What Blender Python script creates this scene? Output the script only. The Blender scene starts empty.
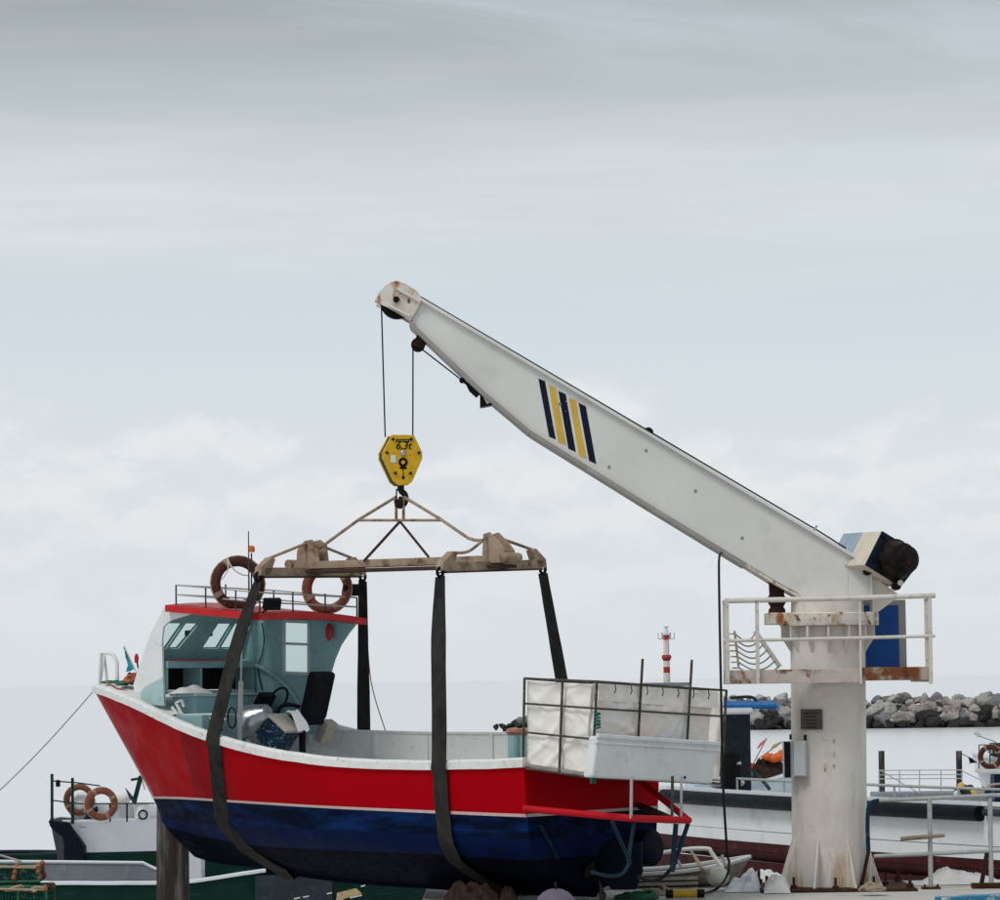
import bpy, bmesh, math, random
from mathutils import Vector, Matrix, noise
R = math.radians
random.seed(11)
sc = bpy.context.scene
COL = sc.collection
V = Vector

# ------------------------------------------------------------------ camera
F = 3220.0                      # focal length in pixels of a 1000 px wide picture
CAM = V((0, 0, 3.0))
pitch = math.atan(230.5 / F)
roll = R(0.7)
r0 = V((1, 0, 0)); u0 = V((0, -math.sin(pitch), math.cos(pitch))); fwd = V((0, math.cos(pitch), math.sin(pitch)))
rgt = r0 * math.cos(roll) - u0 * math.sin(roll)
upv = u0 * math.cos(roll) + r0 * math.sin(roll)
cd = bpy.data.cameras.new('camera'); cam = bpy.data.objects.new('camera', cd); COL.objects.link(cam)
cd.sensor_fit = 'HORIZONTAL'; cd.sensor_width = 36; cd.lens = F * 36 / 1000; cd.clip_start = 0.5; cd.clip_end = 60000
m = Matrix.Identity(4)
for i in range(3):
    m[i][0] = rgt[i]; m[i][1] = upv[i]; m[i][2] = -fwd[i]; m[i][3] = CAM[i]
cam.matrix_world = m
sc.camera = cam

# ------------------------------------------------------------------ world, sun, exposure
SUN_EL, SUN_AZ = R(54), R(226)          # azimuth clockwise from +Y: behind the camera, to the left
world = bpy.data.worlds.new('World'); sc.world = world; world.use_nodes = True
def build_world():
    nt = world.node_tree; N = nt.nodes; L = nt.links; N.clear()
    out = N.new('ShaderNodeOutputWorld'); bg = N.new('ShaderNodeBackground'); bg.inputs[1].default_value = 0.1
    L.new(bg.outputs[0], out.inputs[0])
    sky = N.new('ShaderNodeTexSky'); sky.sky_type = 'NISHITA'; sky.sun_disc = False
    sky.sun_elevation = SUN_EL; sky.sun_rotation = SUN_AZ
    sky.air_density = 1.5; sky.dust_density = 3
    tc = N.new('ShaderNodeTexCoord'); sep = N.new('ShaderNodeSeparateXYZ'); L.new(tc.outputs['Generated'], sep.inputs[0])
    def math_(op, a, b=None, clamp=False):
        n = N.new('ShaderNodeMath'); n.operation = op; n.use_clamp = clamp
        for i, x in enumerate((a, b)):
            if x is None: continue
            if hasattr(x, 'links'): L.new(x, n.inputs[i])
            else: n.inputs[i].default_value = x
        return n.outputs[0]
    def ramp(x, stops, interp='EASE'):
        n = N.new('ShaderNodeValToRGB'); n.color_ramp.interpolation = interp
        els = n.color_ramp.elements
        while len(els) < len(stops): els.new(0.5)
        for e, (p, c) in zip(els, stops):
            e.position = p; e.color = (c if len(c) == 4 else (*c, 1))
        L.new(x, n.inputs[0]); return n.outputs[0]
    def mix(f, a, b):
        n = N.new('ShaderNodeMix'); n.data_type = 'RGBA'
        for s, x in ((n.inputs[0], f), (n.inputs[6], a), (n.inputs[7], b)):
            if hasattr(x, 'links'): L.new(x, s)
            elif isinstance(x, tuple): s.default_value = (*x, 1)
            else: s.default_value = x
        return n.outputs[2]
    def noise_(vec, scale, detail=6, rough=.55, dist=0.0):
        n = N.new('ShaderNodeTexNoise'); n.inputs['Scale'].default_value = scale; n.inputs['Detail'].default_value = detail
        n.inputs['Roughness'].default_value = rough; n.inputs['Distortion'].default_value = dist
        L.new(vec, n.inputs['Vector']); return n.outputs[0]
    def comb(x, y, z):
        n = N.new('ShaderNodeCombineXYZ')
        for i, q in enumerate((x, y, z)):
            if hasattr(q, 'links'): L.new(q, n.inputs[i])
            else: n.inputs[i].default_value = q
        return n.outputs[0]
    zc = math_('MAXIMUM', sep.outputs[2], 0.0)
    # background blue-grey, paler towards the horizon
    base = ramp(zc, [(0.0, (6.95, 7.3, 7.65)), (0.012, (7.05, 7.42, 7.8)), (0.045, (6.95, 7.4, 7.8)), (0.1, (6.35, 7.05, 7.55)), (0.135, (5.95, 6.7, 7.2)), (0.3, (5.2, 5.9, 6.4)), (1.0, (5.0, 5.6, 6.1))], 'LINEAR')
    # low cumulus bank: broad soft heaps near the horizon
    azc = comb(sep.outputs[0], sep.outputs[1], math_('MULTIPLY', zc, 1.9))
    nb = noise_(azc, 13, 7, .5, .15)
    top = math_('ADD', 0.078, math_('MULTIPLY', math_('SUBTRACT', nb, .5), 0.10))
    bank = math_('MULTIPLY', math_('SUBTRACT', top, zc), 110.0, True)
    fade = ramp(zc, [(0.0, (0, 0, 0)), (0.03, (.45,) * 3), (0.06, (1,) * 3), (1, (1,) * 3)])
    nb2 = noise_(azc, 30, 7, .55, .2)
    nb3 = noise_(comb(sep.outputs[0], sep.outputs[1], math_('MULTIPLY', math_('ADD', zc, .006), 1.9)), 30, 7, .55, .2)
    rel = math_('ADD', math_('MULTIPLY', math_('SUBTRACT', nb2, nb3), 2.6), .5)     # lit tops, greyer bellies
    bankc = mix(ramp(math_('ADD', math_('MULTIPLY', rel, .55), math_('MULTIPLY', nb2, .5)), [(.36, (0, 0, 0)), (.70, (1, 1, 1))]), (6.95, 7.35, 7.75), (7.95, 8.1, 8.3))
    c1 = mix(math_('MULTIPLY', math_('MULTIPLY', bank, fade), .85), base, bankc)
    # high stratus sheet: a flat layer overhead, so it streaks out towards the horizon
    inv = math_('DIVIDE', 1.0, math_('ADD', zc, 0.03))
    pl = comb(math_('MULTIPLY', sep.outputs[0], inv), math_('MULTIPLY', sep.outputs[1], inv), 3.7)
    n1 = noise_(pl, .85, 8, .6, .6)
    n2 = noise_(pl, .32, 4, .5, .2)
    n3 = noise_(comb(math_('MULTIPLY', sep.outputs[0], inv), math_('MULTIPLY', math_('MULTIPLY', sep.outputs[1], inv), 2.2), 1.2), 1.3, 7, .55, .25)
    cov = ramp(math_('ADD', math_('MULTIPLY', n1, .45), math_('MULTIPLY', n2, .55)), [(.38, (0, 0, 0)), (.56, (1, 1, 1))])
    lift = ramp(math_('ADD', zc, math_('MULTIPLY', math_('SUBTRACT', n2, .5), .12)), [(0.115, (0, 0, 0)), (0.152, (1, 1, 1))])
    cc = ramp(zc, [(0.10, (7.2, 7.6, 7.9)), (0.16, (6.4, 6.85, 7.1)), (0.182, (4.75, 5.2, 5.5)), (0.207, (3.5, 3.85, 4.05)), (0.35, (4.2, 4.6, 4.8)), (1.0, (5.6, 6.0, 6.3))], 'LINEAR')
    dk = mix(ramp(n3, [(.3, (0, 0, 0)), (.7, (1, 1, 1))]), (.93, .94, .945), (1.05, 1.045, 1.04))
    mul = N.new('ShaderNodeMix'); mul.data_type = 'RGBA'; mul.blend_type = 'MULTIPLY'; mul.inputs[0].default_value = 1
    L.new(cc, mul.inputs[6]); L.new(dk, mul.inputs[7])
    c2 = mix(math_('MULTIPLY', math_('MULTIPLY', cov, lift), .9), c1, mul.outputs[2])
    fin = mix(0.06, c2, sky.outputs[0])
    L.new(fin, bg.inputs[0])
build_world()
sd = bpy.data.lights.new('sun', 'SUN'); sd.energy = 1.4; sd.angle = R(18); sd.color = (1, .96, .9)
sun = bpy.data.objects.new('sun', sd); COL.objects.link(sun)
sdir = V((math.sin(SUN_AZ) * math.cos(SUN_EL), math.cos(SUN_AZ) * math.cos(SUN_EL), math.sin(SUN_EL)))
sun.rotation_euler = sdir.to_track_quat('Z', 'Y').to_euler(); sun.location = (-20, 10, 40)
vs = sc.view_settings; vs.view_transform = 'Standard'; vs.look = 'None'; vs.gamma = 1; vs.exposure = 0.08
vs.use_curve_mapping = False

# ------------------------------------------------------------------ pixel helpers (a pixel is only a direction)
def ray(px, py): return fwd * F + rgt * (px - 500) + upv * (450 - py)
def at(px, py, Y):
    d = ray(px, py); return CAM + d * (Y / d.y)
def atz(px, py, z):
    d = ray(px, py); return CAM + d * ((z - CAM.z) / d.z)
def atplane(px, py, p, n):
    d = ray(px, py); return CAM + d * ((p - CAM).dot(n) / d.dot(n))
def proj(p):
    q = p - CAM; k = F / q.dot(fwd); return 500 + q.dot(rgt) * k, 450 - q.dot(upv) * k

# ------------------------------------------------------------------ objects
MW = {}
def setp(o, label=None, cat=None, group=None, kind=None):
    if label: o['label'] = label
    if cat: o['category'] = cat
    if group: o['group'] = group
    if kind: o['kind'] = kind
    return o
def thing(name, label, cat, loc=(0, 0, 0), rotz=0.0, group=None, kind=None):
    o = bpy.data.objects.new(name, None); COL.objects.link(o); o.empty_display_size = .2
    o.location = loc; o.rotation_euler = (0, 0, rotz)
    MW[o.name] = Matrix.Translation(V(loc)) @ Matrix.Rotation(rotz, 4, 'Z')
    return setp(o, label, cat, group, kind)

class MB:
    def __init__(s): s.v = []; s.f = []
    def add(s, vs, fs):
        o = len(s.v); s.v += [V(p) for p in vs]; s.f += [[i + o for i in f] for f in fs]; return s
    def box(s, c, size, rot=None):
        c = V(c); hx, hy, hz = size[0] / 2, size[1] / 2, size[2] / 2
        pts = [V((x, y, z)) for x in (-hx, hx) for y in (-hy, hy) for z in (-hz, hz)]
        if rot is not None: pts = [rot @ p for p in pts]
        return s.add([p + c for p in pts], [[0, 1, 3, 2], [4, 6, 7, 5], [0, 4, 5, 1], [2, 3, 7, 6], [0, 2, 6, 4], [1, 5, 7, 3]])
    def bar(s, a, b, w, h, up=V((0, 0, 1))):
        a, b = V(a), V(b); d = (b - a).normalized(); sd_ = d.cross(up)
        if sd_.length < 1e-4: sd_ = d.cross(V((0, 1, 0)))
        sd_.normalize(); u_ = sd_.cross(d).normalized()
        q = [(-w / 2, -h / 2), (w / 2, -h / 2), (w / 2, h / 2), (-w / 2, h / 2)]
        vs = [a + sd_ * x + u_ * y for x, y in q] + [b + sd_ * x + u_ * y for x, y in q]
        return s.add(vs, [[3, 2, 1, 0], [4, 5, 6, 7], [0, 1, 5, 4], [1, 2, 6, 5], [2, 3, 7, 6], [3, 0, 4, 7]])
    def tube(s, pts, r, n=8, closed=False):
        pts = [V(p) for p in pts]; m_ = len(pts); rings = []
        rr = r if isinstance(r, (list, tuple)) else [r] * m_
        prev = None
        for i, p in enumerate(pts):
            if closed: d = pts[(i + 1) % m_] - pts[i - 1]
            else: d = pts[min(i + 1, m_ - 1)] - pts[max(i - 1, 0)]
            d.normalize()
            if prev is None:
                a = d.cross(V((0, 0, 1)))
                if a.length < .05: a = d.cross(V((0, 1, 0)))
            else: a = prev - d * prev.dot(d)
            a.normalize(); prev = a; b = d.cross(a)
            rings.append([p + (a * math.cos(t) + b * math.sin(t)) * rr[i] for t in [2 * math.pi * k / n for k in range(n)]])
        vs = [p for r_ in rings for p in r_]; fs = []
        for i in range(m_ if closed else m_ - 1):
            j = (i + 1) % m_
            for k in range(n):
                fs.append([i * n + k, i * n + (k + 1) % n, j * n + (k + 1) % n, j * n + k])
        if not closed: fs += [list(range(n))[::-1], [(m_ - 1) * n + k for k in range(n)]]
        return s.add(vs, fs)
    def prism(s, poly, vec):
        poly = [V(p) for p in poly]; vec = V(vec); n = len(poly)
        return s.add(poly + [p + vec for p in poly],
                     [list(range(n)), [n + i for i in range(n)][::-1]] + [[i, i + n, (i + 1) % n + n, (i + 1) % n] for i in range(n)])
    def lathe(s, prof, org, axis=(0, 0, 1), n=24):
        ax = V(axis).normalized(); a = ax.cross(V((0, 0, 1)))
        if a.length < .05: a = V((1, 0, 0))
        a.normalize(); b = ax.cross(a); org = V(org); vs = []; fs = []
        for r_, h in prof:
            vs += [org + ax * h + (a * math.cos(2 * math.pi * k / n) + b * math.sin(2 * math.pi * k / n)) * r_ for k in range(n)]
        for i in range(len(prof) - 1):
            for k in range(n): fs.append([i * n + k, i * n + (k + 1) % n, (i + 1) * n + (k + 1) % n, (i + 1) * n + k])
        fs += [list(range(n))[::-1], [(len(prof) - 1) * n + k for k in range(n)]]
        return s.add(vs, fs)
    def ball(s, c, r, n=12, sq=(1, 1, 1)):
        c = V(c); vs = []; fs = []; m_ = n // 2 + 1
        for i in range(m_ + 1):
            t = math.pi * i / m_
            for k in range(n):
                p = 2 * math.pi * k / n
                vs.append(c + V((math.sin(t) * math.cos(p) * sq[0], math.sin(t) * math.sin(p) * sq[1], math.cos(t) * sq[2])) * r)
        for i in range(m_):
            for k in range(n): fs.append([i * n + k, (i + 1) * n + k, (i + 1) * n + (k + 1) % n, i * n + (k + 1) % n])
        return s.add(vs, fs)
    def grid(s, rows, flip=False):
        nr, nc = len(rows), len(rows[0]); fs = []
        for i in range(nr - 1):
            for k in range(nc - 1):
                q = [i * nc + k, i * nc + k + 1, (i + 1) * nc + k + 1, (i + 1) * nc + k]
                fs.append(q[::-1] if flip else q)
        return s.add([p for r_ in rows for p in r_], fs)
    def torus(s, c, nrm, Rr, r, n=40, k=12, squash=1.0):
        nrm = V(nrm).normalized(); a = nrm.cross(V((0, 0, 1))).normalized(); b = nrm.cross(a)
        vs = []; fs = []
        for i in range(n):
            t = 2 * math.pi * i / n; d = a * math.cos(t) + b * math.sin(t)
            for j in range(k):
                q = 2 * math.pi * j / k
                vs.append(V(c) + d * (Rr + r * math.cos(q)) + nrm * (r * math.sin(q) * squash))
        for i in range(n):
            for j in range(k):
                fs.append([i * k + j, ((i + 1) % n) * k + j, ((i + 1) % n) * k + (j + 1) % k, i * k + (j + 1) % k])
        return s.add(vs, fs)
    def build(s, name, mat, parent=None, local=False, smooth=False, bevel=0.0, label=None, cat=None, group=None, kind=None, ang=40):
        me = bpy.data.meshes.new(name)
        vs = s.v; loc = V((0, 0, 0))
        if parent is not None and not local:
            root = parent
            while root.parent: root = root.parent
            inv = MW[root.name].inverted(); vs = [inv @ p for p in vs]
        elif parent is None:
            xs = [p.x for p in vs]; ys = [p.y for p in vs]; zs = [p.z for p in vs]
            loc = V(((min(xs) + max(xs)) / 2, (min(ys) + max(ys)) / 2, min(zs))); vs = [p - loc for p in vs]
        me.from_pydata([tuple(p) for p in vs], [], s.f); me.validate()
        bm = bmesh.new(); bm.from_mesh(me); bmesh.ops.recalc_face_normals(bm, faces=bm.faces); bm.to_mesh(me); bm.free()
        me.materials.append(mat)
        if smooth:
            for p in me.polygons: p.use_smooth = True
            me.set_sharp_from_angle(angle=R(ang))
        o = bpy.data.objects.new(name, me); COL.objects.link(o); o.location = loc
        if parent is not None: o.parent = parent
        if bevel:
            b = o.modifiers.new('bevel', 'BEVEL'); b.width = bevel; b.segments = 2; b.limit_method = 'ANGLE'; b.angle_limit = R(35)
        if parent is None: MW[o.name] = Matrix.Translation(loc)
        return setp(o, label, cat, group, kind)

def copy_tree(o, parent=None):
    c = o.copy(); COL.objects.link(c); c.parent = parent
    for ch in list(o.children): copy_tree(ch, c)
    return c
def clerp(tab, x):
    if x <= tab[0][0]: return tab[0][1]
    for (a, b), (c, d) in zip(tab, tab[1:]):
        if x <= c: return b + (d - b) * (x - a) / (c - a)
    return tab[-1][1]
def slerp(tab, x):            # smooth (monotone-ish catmull) table
    n = len(tab)
    if x <= tab[0][0]: return tab[0][1]
    if x >= tab[-1][0]: return tab[-1][1]
    for i in range(n - 1):
        if x <= tab[i + 1][0]:
            x1, y1 = tab[i]; x2, y2 = tab[i + 1]; x0, y0 = tab[max(i - 1, 0)]; x3, y3 = tab[min(i + 2, n - 1)]
            m1 = (y2 - y0) / (x2 - x0); m2 = (y3 - y1) / (x3 - x1); h = x2 - x1; t = (x - x1) / h
            return (2*t**3-3*t*t+1)*y1 + (t**3-2*t*t+t)*h*m1 + (-2*t**3+3*t*t)*y2 + (t**3-t*t)*h*m2
def smooth_path(pts, n=6):
    pts = [V(p) for p in pts]; out = []
    for i in range(len(pts) - 1):
        p0 = pts[max(i - 1, 0)]; p1 = pts[i]; p2 = pts[i + 1]; p3 = pts[min(i + 2, len(pts) - 1)]
        for k in range(n):
            t = k / n
            out.append(.5 * ((2 * p1) + (p2 - p0) * t + (2 * p0 - 5 * p1 + 4 * p2 - p3) * t * t + (3 * p1 - p0 - 3 * p2 + p3) * t ** 3))
    return out + [pts[-1]]

# ------------------------------------------------------------------ materials
def mat(name, col, rough=.5, metal=0.0, var=.15, scale=3.0, layers=(), bump=.15, bscale=30.0, coat=0.0, spec=.22, band=None, stretch=(1, 1, 1), edge=False):
    """layers: (colour, scale, lo, hi, stretch) noise-shaped stains laid over the base colour"""
    if max(col) < .13 and not metal: col = tuple(c_ * .55 for c_ in col); spec = min(spec, .1)
    if min(col) > .44: col = tuple(min(.8, c_ * 1.1) for c_ in col)
    mt = bpy.data.materials.new(name); mt.use_nodes = True; nt = mt.node_tree; N = nt.nodes; L = nt.links
    b = N['Principled BSDF']
    tc = N.new('ShaderNodeTexCoord'); obj = tc.outputs['Object']
    def nz(sca, st, det=6, seed=0.0, ro=.6):
        mp = N.new('ShaderNodeMapping'); mp.inputs['Scale'].default_value = st; mp.inputs['Location'].default_value = (seed, seed * 1.7, seed * .6)
        L.new(obj, mp.inputs[0]); n = N.new('ShaderNodeTexNoise'); n.inputs['Scale'].default_value = sca
        n.inputs['Detail'].default_value = det; n.inputs['Roughness'].default_value = ro; L.new(mp.outputs[0], n.inputs['Vector'])
        return n.outputs[0]
    def rmp(x, lo, hi):
        n = N.new('ShaderNodeMapRange'); n.inputs[1].default_value = lo; n.inputs[2].default_value = hi; L.new(x, n.inputs[0]); return n.outputs[0]
    def mix(f, a, c):
        n = N.new('ShaderNodeMix'); n.data_type = 'RGBA'; L.new(f, n.inputs[0])
        for s_, x in ((n.inputs[6], a), (n.inputs[7], c)):
            if isinstance(x, tuple): s_.default_value = (*x[:3], 1)
            else: L.new(x, s_)
        return n.outputs[2]
    lo = tuple(max(0, c * (1 - var)) for c in col); hi = tuple(min(1, c * (1 + var)) for c in col)
    c = mix(rmp(nz(scale, stretch), .3, .7), lo, hi)
    if band:                      # (axis, list of (lo, hi, slant, colour, amount)) painted or worn bands across an axis
        sp = N.new('ShaderNodeSeparateXYZ'); L.new(obj, sp.inputs[0])
        for (b0, b1, sl, bc, am) in band:
            a_ = N.new('ShaderNodeMath'); a_.operation = 'MULTIPLY_ADD'; L.new(sp.outputs[2], a_.inputs[0]); a_.inputs[1].default_value = sl; L.new(sp.outputs[0], a_.inputs[2])
            g1 = rmp(a_.outputs[0], b0, b0 + .03); g2 = rmp(a_.outputs[0], b1, b1 - .03)
            mm = N.new('ShaderNodeMath'); mm.operation = 'MULTIPLY'; L.new(g1, mm.inputs[0]); L.new(g2, mm.inputs[1])
            sc_ = N.new('ShaderNodeMath'); sc_.operation = 'MULTIPLY'; L.new(mm.outputs[0], sc_.inputs[0]); sc_.inputs[1].default_value = am
            c = mix(sc_.outputs[0], c, bc)
    if edge:                      # grazing reflection along the stem, painted into the colour as a pale fade
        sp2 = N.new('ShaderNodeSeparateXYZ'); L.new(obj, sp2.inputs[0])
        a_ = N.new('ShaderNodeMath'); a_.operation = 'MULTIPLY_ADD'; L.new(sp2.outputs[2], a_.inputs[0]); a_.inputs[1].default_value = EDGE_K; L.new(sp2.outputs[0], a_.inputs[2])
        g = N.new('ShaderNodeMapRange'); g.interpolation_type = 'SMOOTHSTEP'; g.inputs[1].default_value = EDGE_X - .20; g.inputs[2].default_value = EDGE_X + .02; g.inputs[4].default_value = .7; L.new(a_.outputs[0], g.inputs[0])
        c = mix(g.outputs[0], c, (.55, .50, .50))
    for i, ly in enumerate(layers):
        lc, ls, l0, l1 = ly[:4]; st = ly[4] if len(ly) > 4 else (1, 1, 1)
        f = rmp(nz(ls, st, 8, 3.1 + i * 5.3, .65), l0, l1)
        c = mix(f, c, lc)
    L.new(c, b.inputs['Base Color'])
    b.inputs['Metallic'].default_value = metal; b.inputs['Specular IOR Level'].default_value = spec
    rr = N.new('ShaderNodeMapRange'); rr.inputs[1].default_value = .3; rr.inputs[2].default_value = .7
    rr.inputs[3].default_value = max(.03, rough - .12); rr.inputs[4].default_value = min(1, rough + .12)
    L.new(nz(scale * 2.3, (1, 1, 1), 4, 9.0), rr.inputs[0]); L.new(rr.outputs[0], b.inputs['Roughness'])
    if coat: b.inputs['Coat Weight'].default_value = coat; b.inputs['Coat Roughness'].default_value = .12
    if bump:
        bp = N.new('ShaderNodeBump'); bp.inputs['Strength'].default_value = bump; bp.inputs['Distance'].default_value = .02
        L.new(nz(bscale, (1, 1, 1), 5, 1.0), bp.inputs['Height']); L.new(bp.outputs[0], b.inputs['Normal'])
    return mt

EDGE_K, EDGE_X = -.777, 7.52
RUST = (.16, .055, .018); DKRUST = (.06, .022, .012)
VS = (1, 1, .12)
M = {}
M['crane'] = mat('crane_white', (.60, .565, .52), .5, var=.07, scale=1.2, layers=[((.50, .41, .33), 2.4, .52, .8, (1, 1, .3)), ((.42, .25, .12), 6, .64, .74, (1, 1, .3)), ((.50, .47, .43), 5, .6, .8), (RUST, 9, .71, .76, VS), (DKRUST, 4, .75, .79)], bump=.06)
M['crane_boom'] = mat('boom_white', (.60, .59, .57), .45, var=.06, scale=.9, layers=[((.51, .50, .48), 1.6, .55, .8), ((.35, .28, .2), 7, .72, .78, (1, 1, .4))], bump=.05)
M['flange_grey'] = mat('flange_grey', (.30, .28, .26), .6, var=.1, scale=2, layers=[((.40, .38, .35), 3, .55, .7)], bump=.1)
M['crane_rusty'] = mat('rusty_white', (.60, .56, .50), .6, var=.1, scale=2, layers=[((.40, .26, .14), 4, .5, .66, (1, 1, .4)), ((.30, .10, .02), 5, .53, .62, (1, 1, .5)), (RUST, 7, .58, .64), (DKRUST, 9, .64, .70)], bump=.25)
M['rail'] = mat('rail_white', (.56, .53, .48), .5, var=.08, layers=[(RUST, 5, .62, .7), ((.42, .34, .26), 9, .55, .7)], bump=.1)
M['platform'] = mat('platform_edge', (.50, .44, .39), .6, var=.15, scale=3, layers=[(RUST, 2.5, .52, .62), (DKRUST, 5, .6, .68, (1, 1, .5))], bump=.3)
M['platform_rust'] = mat('platform_edge_rusty', (.42, .34, .28), .6, var=.15, scale=3, layers=[(RUST, 2.2, .47, .58), (DKRUST, 4, .55, .64, (1, 1, .5))], bump=.3)
M['base_rust'] = mat('rusted_plate', (.09, .045, .025), .8, var=.4, scale=8, bump=.5)
M['rustbrown'] = mat('rust_brown', (.065, .03, .022), .7, var=.35, scale=9, bump=.5)
M['col_base'] = mat('column_base', (.60, .57, .52), .5, var=.08, scale=1.5, layers=[((.42, .24, .1), 3, .5, .7, (1, 1, .3)), (RUST, 7, .64, .72, VS)], bump=.1)
M['black'] = mat('black_metal', (.012, .012, .013), .5, var=.4, scale=6, bump=.2)
M['motor'] = mat('motor_dark', (.018, .014, .013), .45, var=.5, scale=8, layers=[((.07, .03, .02), 6, .55, .7)], bump=.3)
M['navy_face'] = mat('winch_navy', (.012, .03, .065), .45, var=.4, scale=7, layers=[((.01, .01, .01), 6, .5, .6)], bump=.2)
M['winch_grey'] = mat('winch_grey_blue', (.27, .35, .42), .4, var=.12, scale=5, layers=[((.4, .4, .4), 10, .6, .7)], bump=.1)
M['cream'] = mat('cream_paint', (.58, .52, .43), .5, var=.1, scale=6, bump=.1)
M['stripe_navy'] = mat('stripe_navy', (.012, .022, .05), .55, var=.2, layers=[((.5, .5, .48), 14, .66, .7)], bump=.05)
M['stripe_yellow'] = mat('stripe_yellow', (.62, .40, .06), .55, var=.1, layers=[((.55, .5, .4), 12, .66, .72)], bump=.05)
M['hook_yellow'] = mat('hook_yellow', (.64, .38, .012), .45, var=.14, scale=9, layers=[((.3, .13, .01), 14, .6, .7), ((.03, .02, .01), 20, .68, .72)], bump=.12)
M['hook_dark'] = mat('hook_dark', (.04, .028, .018), .5, var=.4, scale=12, bump=.3)
M['wire'] = mat('wire_rope', (.03, .032, .035), .5, metal=.4, var=.2, bump=0)
M['spreader'] = mat('spreader_steel', (.33, .245, .175), .75, var=.2, scale=4, layers=[((.13, .07, .045), 4, .5, .66), ((.42, .36, .30), 9, .58, .7), ((.05, .035, .03), 14, .64, .7)], bump=.4, spec=.1)
M['spreader_dark'] = mat('spreader_rust', (.10, .06, .045), .75, var=.3, scale=5, bump=.3)
M['sling'] = mat('sling_webbing', (.05, .048, .045), .85, var=.3, scale=5, layers=[((.055, .053, .048), 7, .55, .75, (1, 1, .3)), ((.012, .012, .012), 3.5, .52, .7, (1, 1, .5)), ((.06, .045, .03), 2.5, .6, .8)], bump=.5, bscale=120)
M['sling_black'] = mat('sling_black', (.008, .009, .012), .85, var=.3, scale=6, bump=.4, bscale=120)
M['blue_door'] = mat('blue_door', (.008, .07, .28), .5, var=.1, bump=.08)
M['grey_frame'] = mat('grey_frame', (.33, .32, .29), .5, var=.1, layers=[(RUST, 8, .7, .74)])
M['plaque'] = mat('plaque', (.10, .09, .085), .45, metal=.3, var=.1)
M['plaque_line'] = mat('plaque_line', (.035, .03, .03), .6, var=.1)
M['boxgrey'] = mat('cabinet_grey', (.46, .48, .48), .5, var=.07, layers=[(RUST, 12, .74, .77)], bump=.05)
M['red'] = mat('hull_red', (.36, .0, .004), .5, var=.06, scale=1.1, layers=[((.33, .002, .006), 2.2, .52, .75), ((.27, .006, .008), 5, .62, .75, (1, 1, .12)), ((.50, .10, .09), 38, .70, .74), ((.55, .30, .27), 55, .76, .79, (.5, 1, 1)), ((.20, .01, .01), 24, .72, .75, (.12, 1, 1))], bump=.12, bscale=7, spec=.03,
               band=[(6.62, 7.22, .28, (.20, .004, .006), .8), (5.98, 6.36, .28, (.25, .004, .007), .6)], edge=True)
M['red_tube'] = mat('red_tube', (.44, .004, .012), .45, var=.12, scale=6, bump=.05, spec=.15)
M['roof_red'] = mat('roof_red', (.48, .016, .018), .42, var=.1, scale=4, layers=[((.5, .12, .1), 8, .64, .7)], bump=.06)
M['roof_top'] = mat('roof_top', (.44, .10, .09), .6, var=.15, scale=4, layers=[((.5, .3, .28), 6, .55, .7)], bump=.1)
M['blue'] = mat('hull_blue', (.004, .017, .095), .6, var=.3, scale=2, layers=[((.003, .010, .038), 1.6, .42, .62, (.5, 1, 2.5)), ((.004, .008, .014), 3, .58, .7, (.6, 1, 1.5)), ((.016, .022, .02), 6, .66, .72), ((.06, .10, .16), 28, .72, .76, (1, 1, .3))], bump=.15, bscale=14, spec=.03)
M['navyhull'] = mat('hull_navy', (.003, .010, .035), .6, var=.3, scale=2, layers=[((.004, .02, .09), 2.0, .48, .66, (.5, 1, 3)), ((.07, .11, .17), 30, .70, .74, (1, 1, .25))], bump=.12, bscale=14, spec=.03)
M['antifoul'] = mat('hull_dark_blue', (.004, .006, .016), .8, var=.3, scale=3, layers=[((.007, .009, .012), 5, .55, .7, (.3, 1, 1))], bump=.2, spec=.03)
M['pinkwhite'] = mat('boot_pink_white', (.55, .40, .38), .6, var=.12, scale=8, layers=[((.4, .12, .12), 15, .62, .7)], bump=.05)
M['white'] = mat('boat_white', (.64, .65, .64), .5, var=.06, scale=3, layers=[((.45, .45, .42), 8, .58, .75), ((.2, .15, .1), 26, .72, .75)], bump=.1)
M['capwhite'] = mat('gunwale_white', (.62, .62, .60), .6, var=.08, scale=6, layers=[((.35, .36, .34), 12, .58, .7), ((.12, .11, .1), 30, .7, .74)], bump=.4, bscale=22)
M['teal'] = mat('teal_paint', (.25, .41, .43), .5, var=.1, scale=3, layers=[((.17, .31, .33), 5, .55, .75), ((.3, .42, .42), 16, .68, .74)], bump=.08)
M['teal_light'] = mat('teal_pale', (.36, .50, .50), .5, var=.08, scale=4, layers=[((.25, .38, .4), 7, .55, .75)], bump=.08)
M['greydeck'] = mat('deck_grey', (.42, .43, .41), .7, var=.12, scale=3, layers=[((.25, .25, .23), 5, .55, .72)], bump=.2)
M['glass'] = None
M['dark'] = mat('dark_inside', (.02, .022, .024), .7, var=.3)
M['seat'] = mat('seat_black', (.010, .011, .016), .65, var=.2, bump=.2, bscale=60)
M['steel'] = mat('steel', (.34, .36, .38), .28, metal=.9, var=.2, scale=5, bump=.1)
M['galv'] = mat('galvanised', (.40, .41, .40), .5, metal=.3, var=.15, scale=8, layers=[(RUST, 12, .7, .75)], bump=.1)
M['tubes'] = mat('cage_tube', (.055, .05, .043), .6, metal=.05, var=.3, scale=8, layers=[((.2, .17, .13), 9, .55, .7)], bump=.2)
M['canvas'] = mat('canvas', (.73, .70, .65), .85, var=.04, scale=3, layers=[((.56, .51, .44), 2.5, .6, .85), ((.40, .34, .27), 6, .70, .8, (1, 1, .3))], bump=.5, bscale=9, spec=.1)
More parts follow.
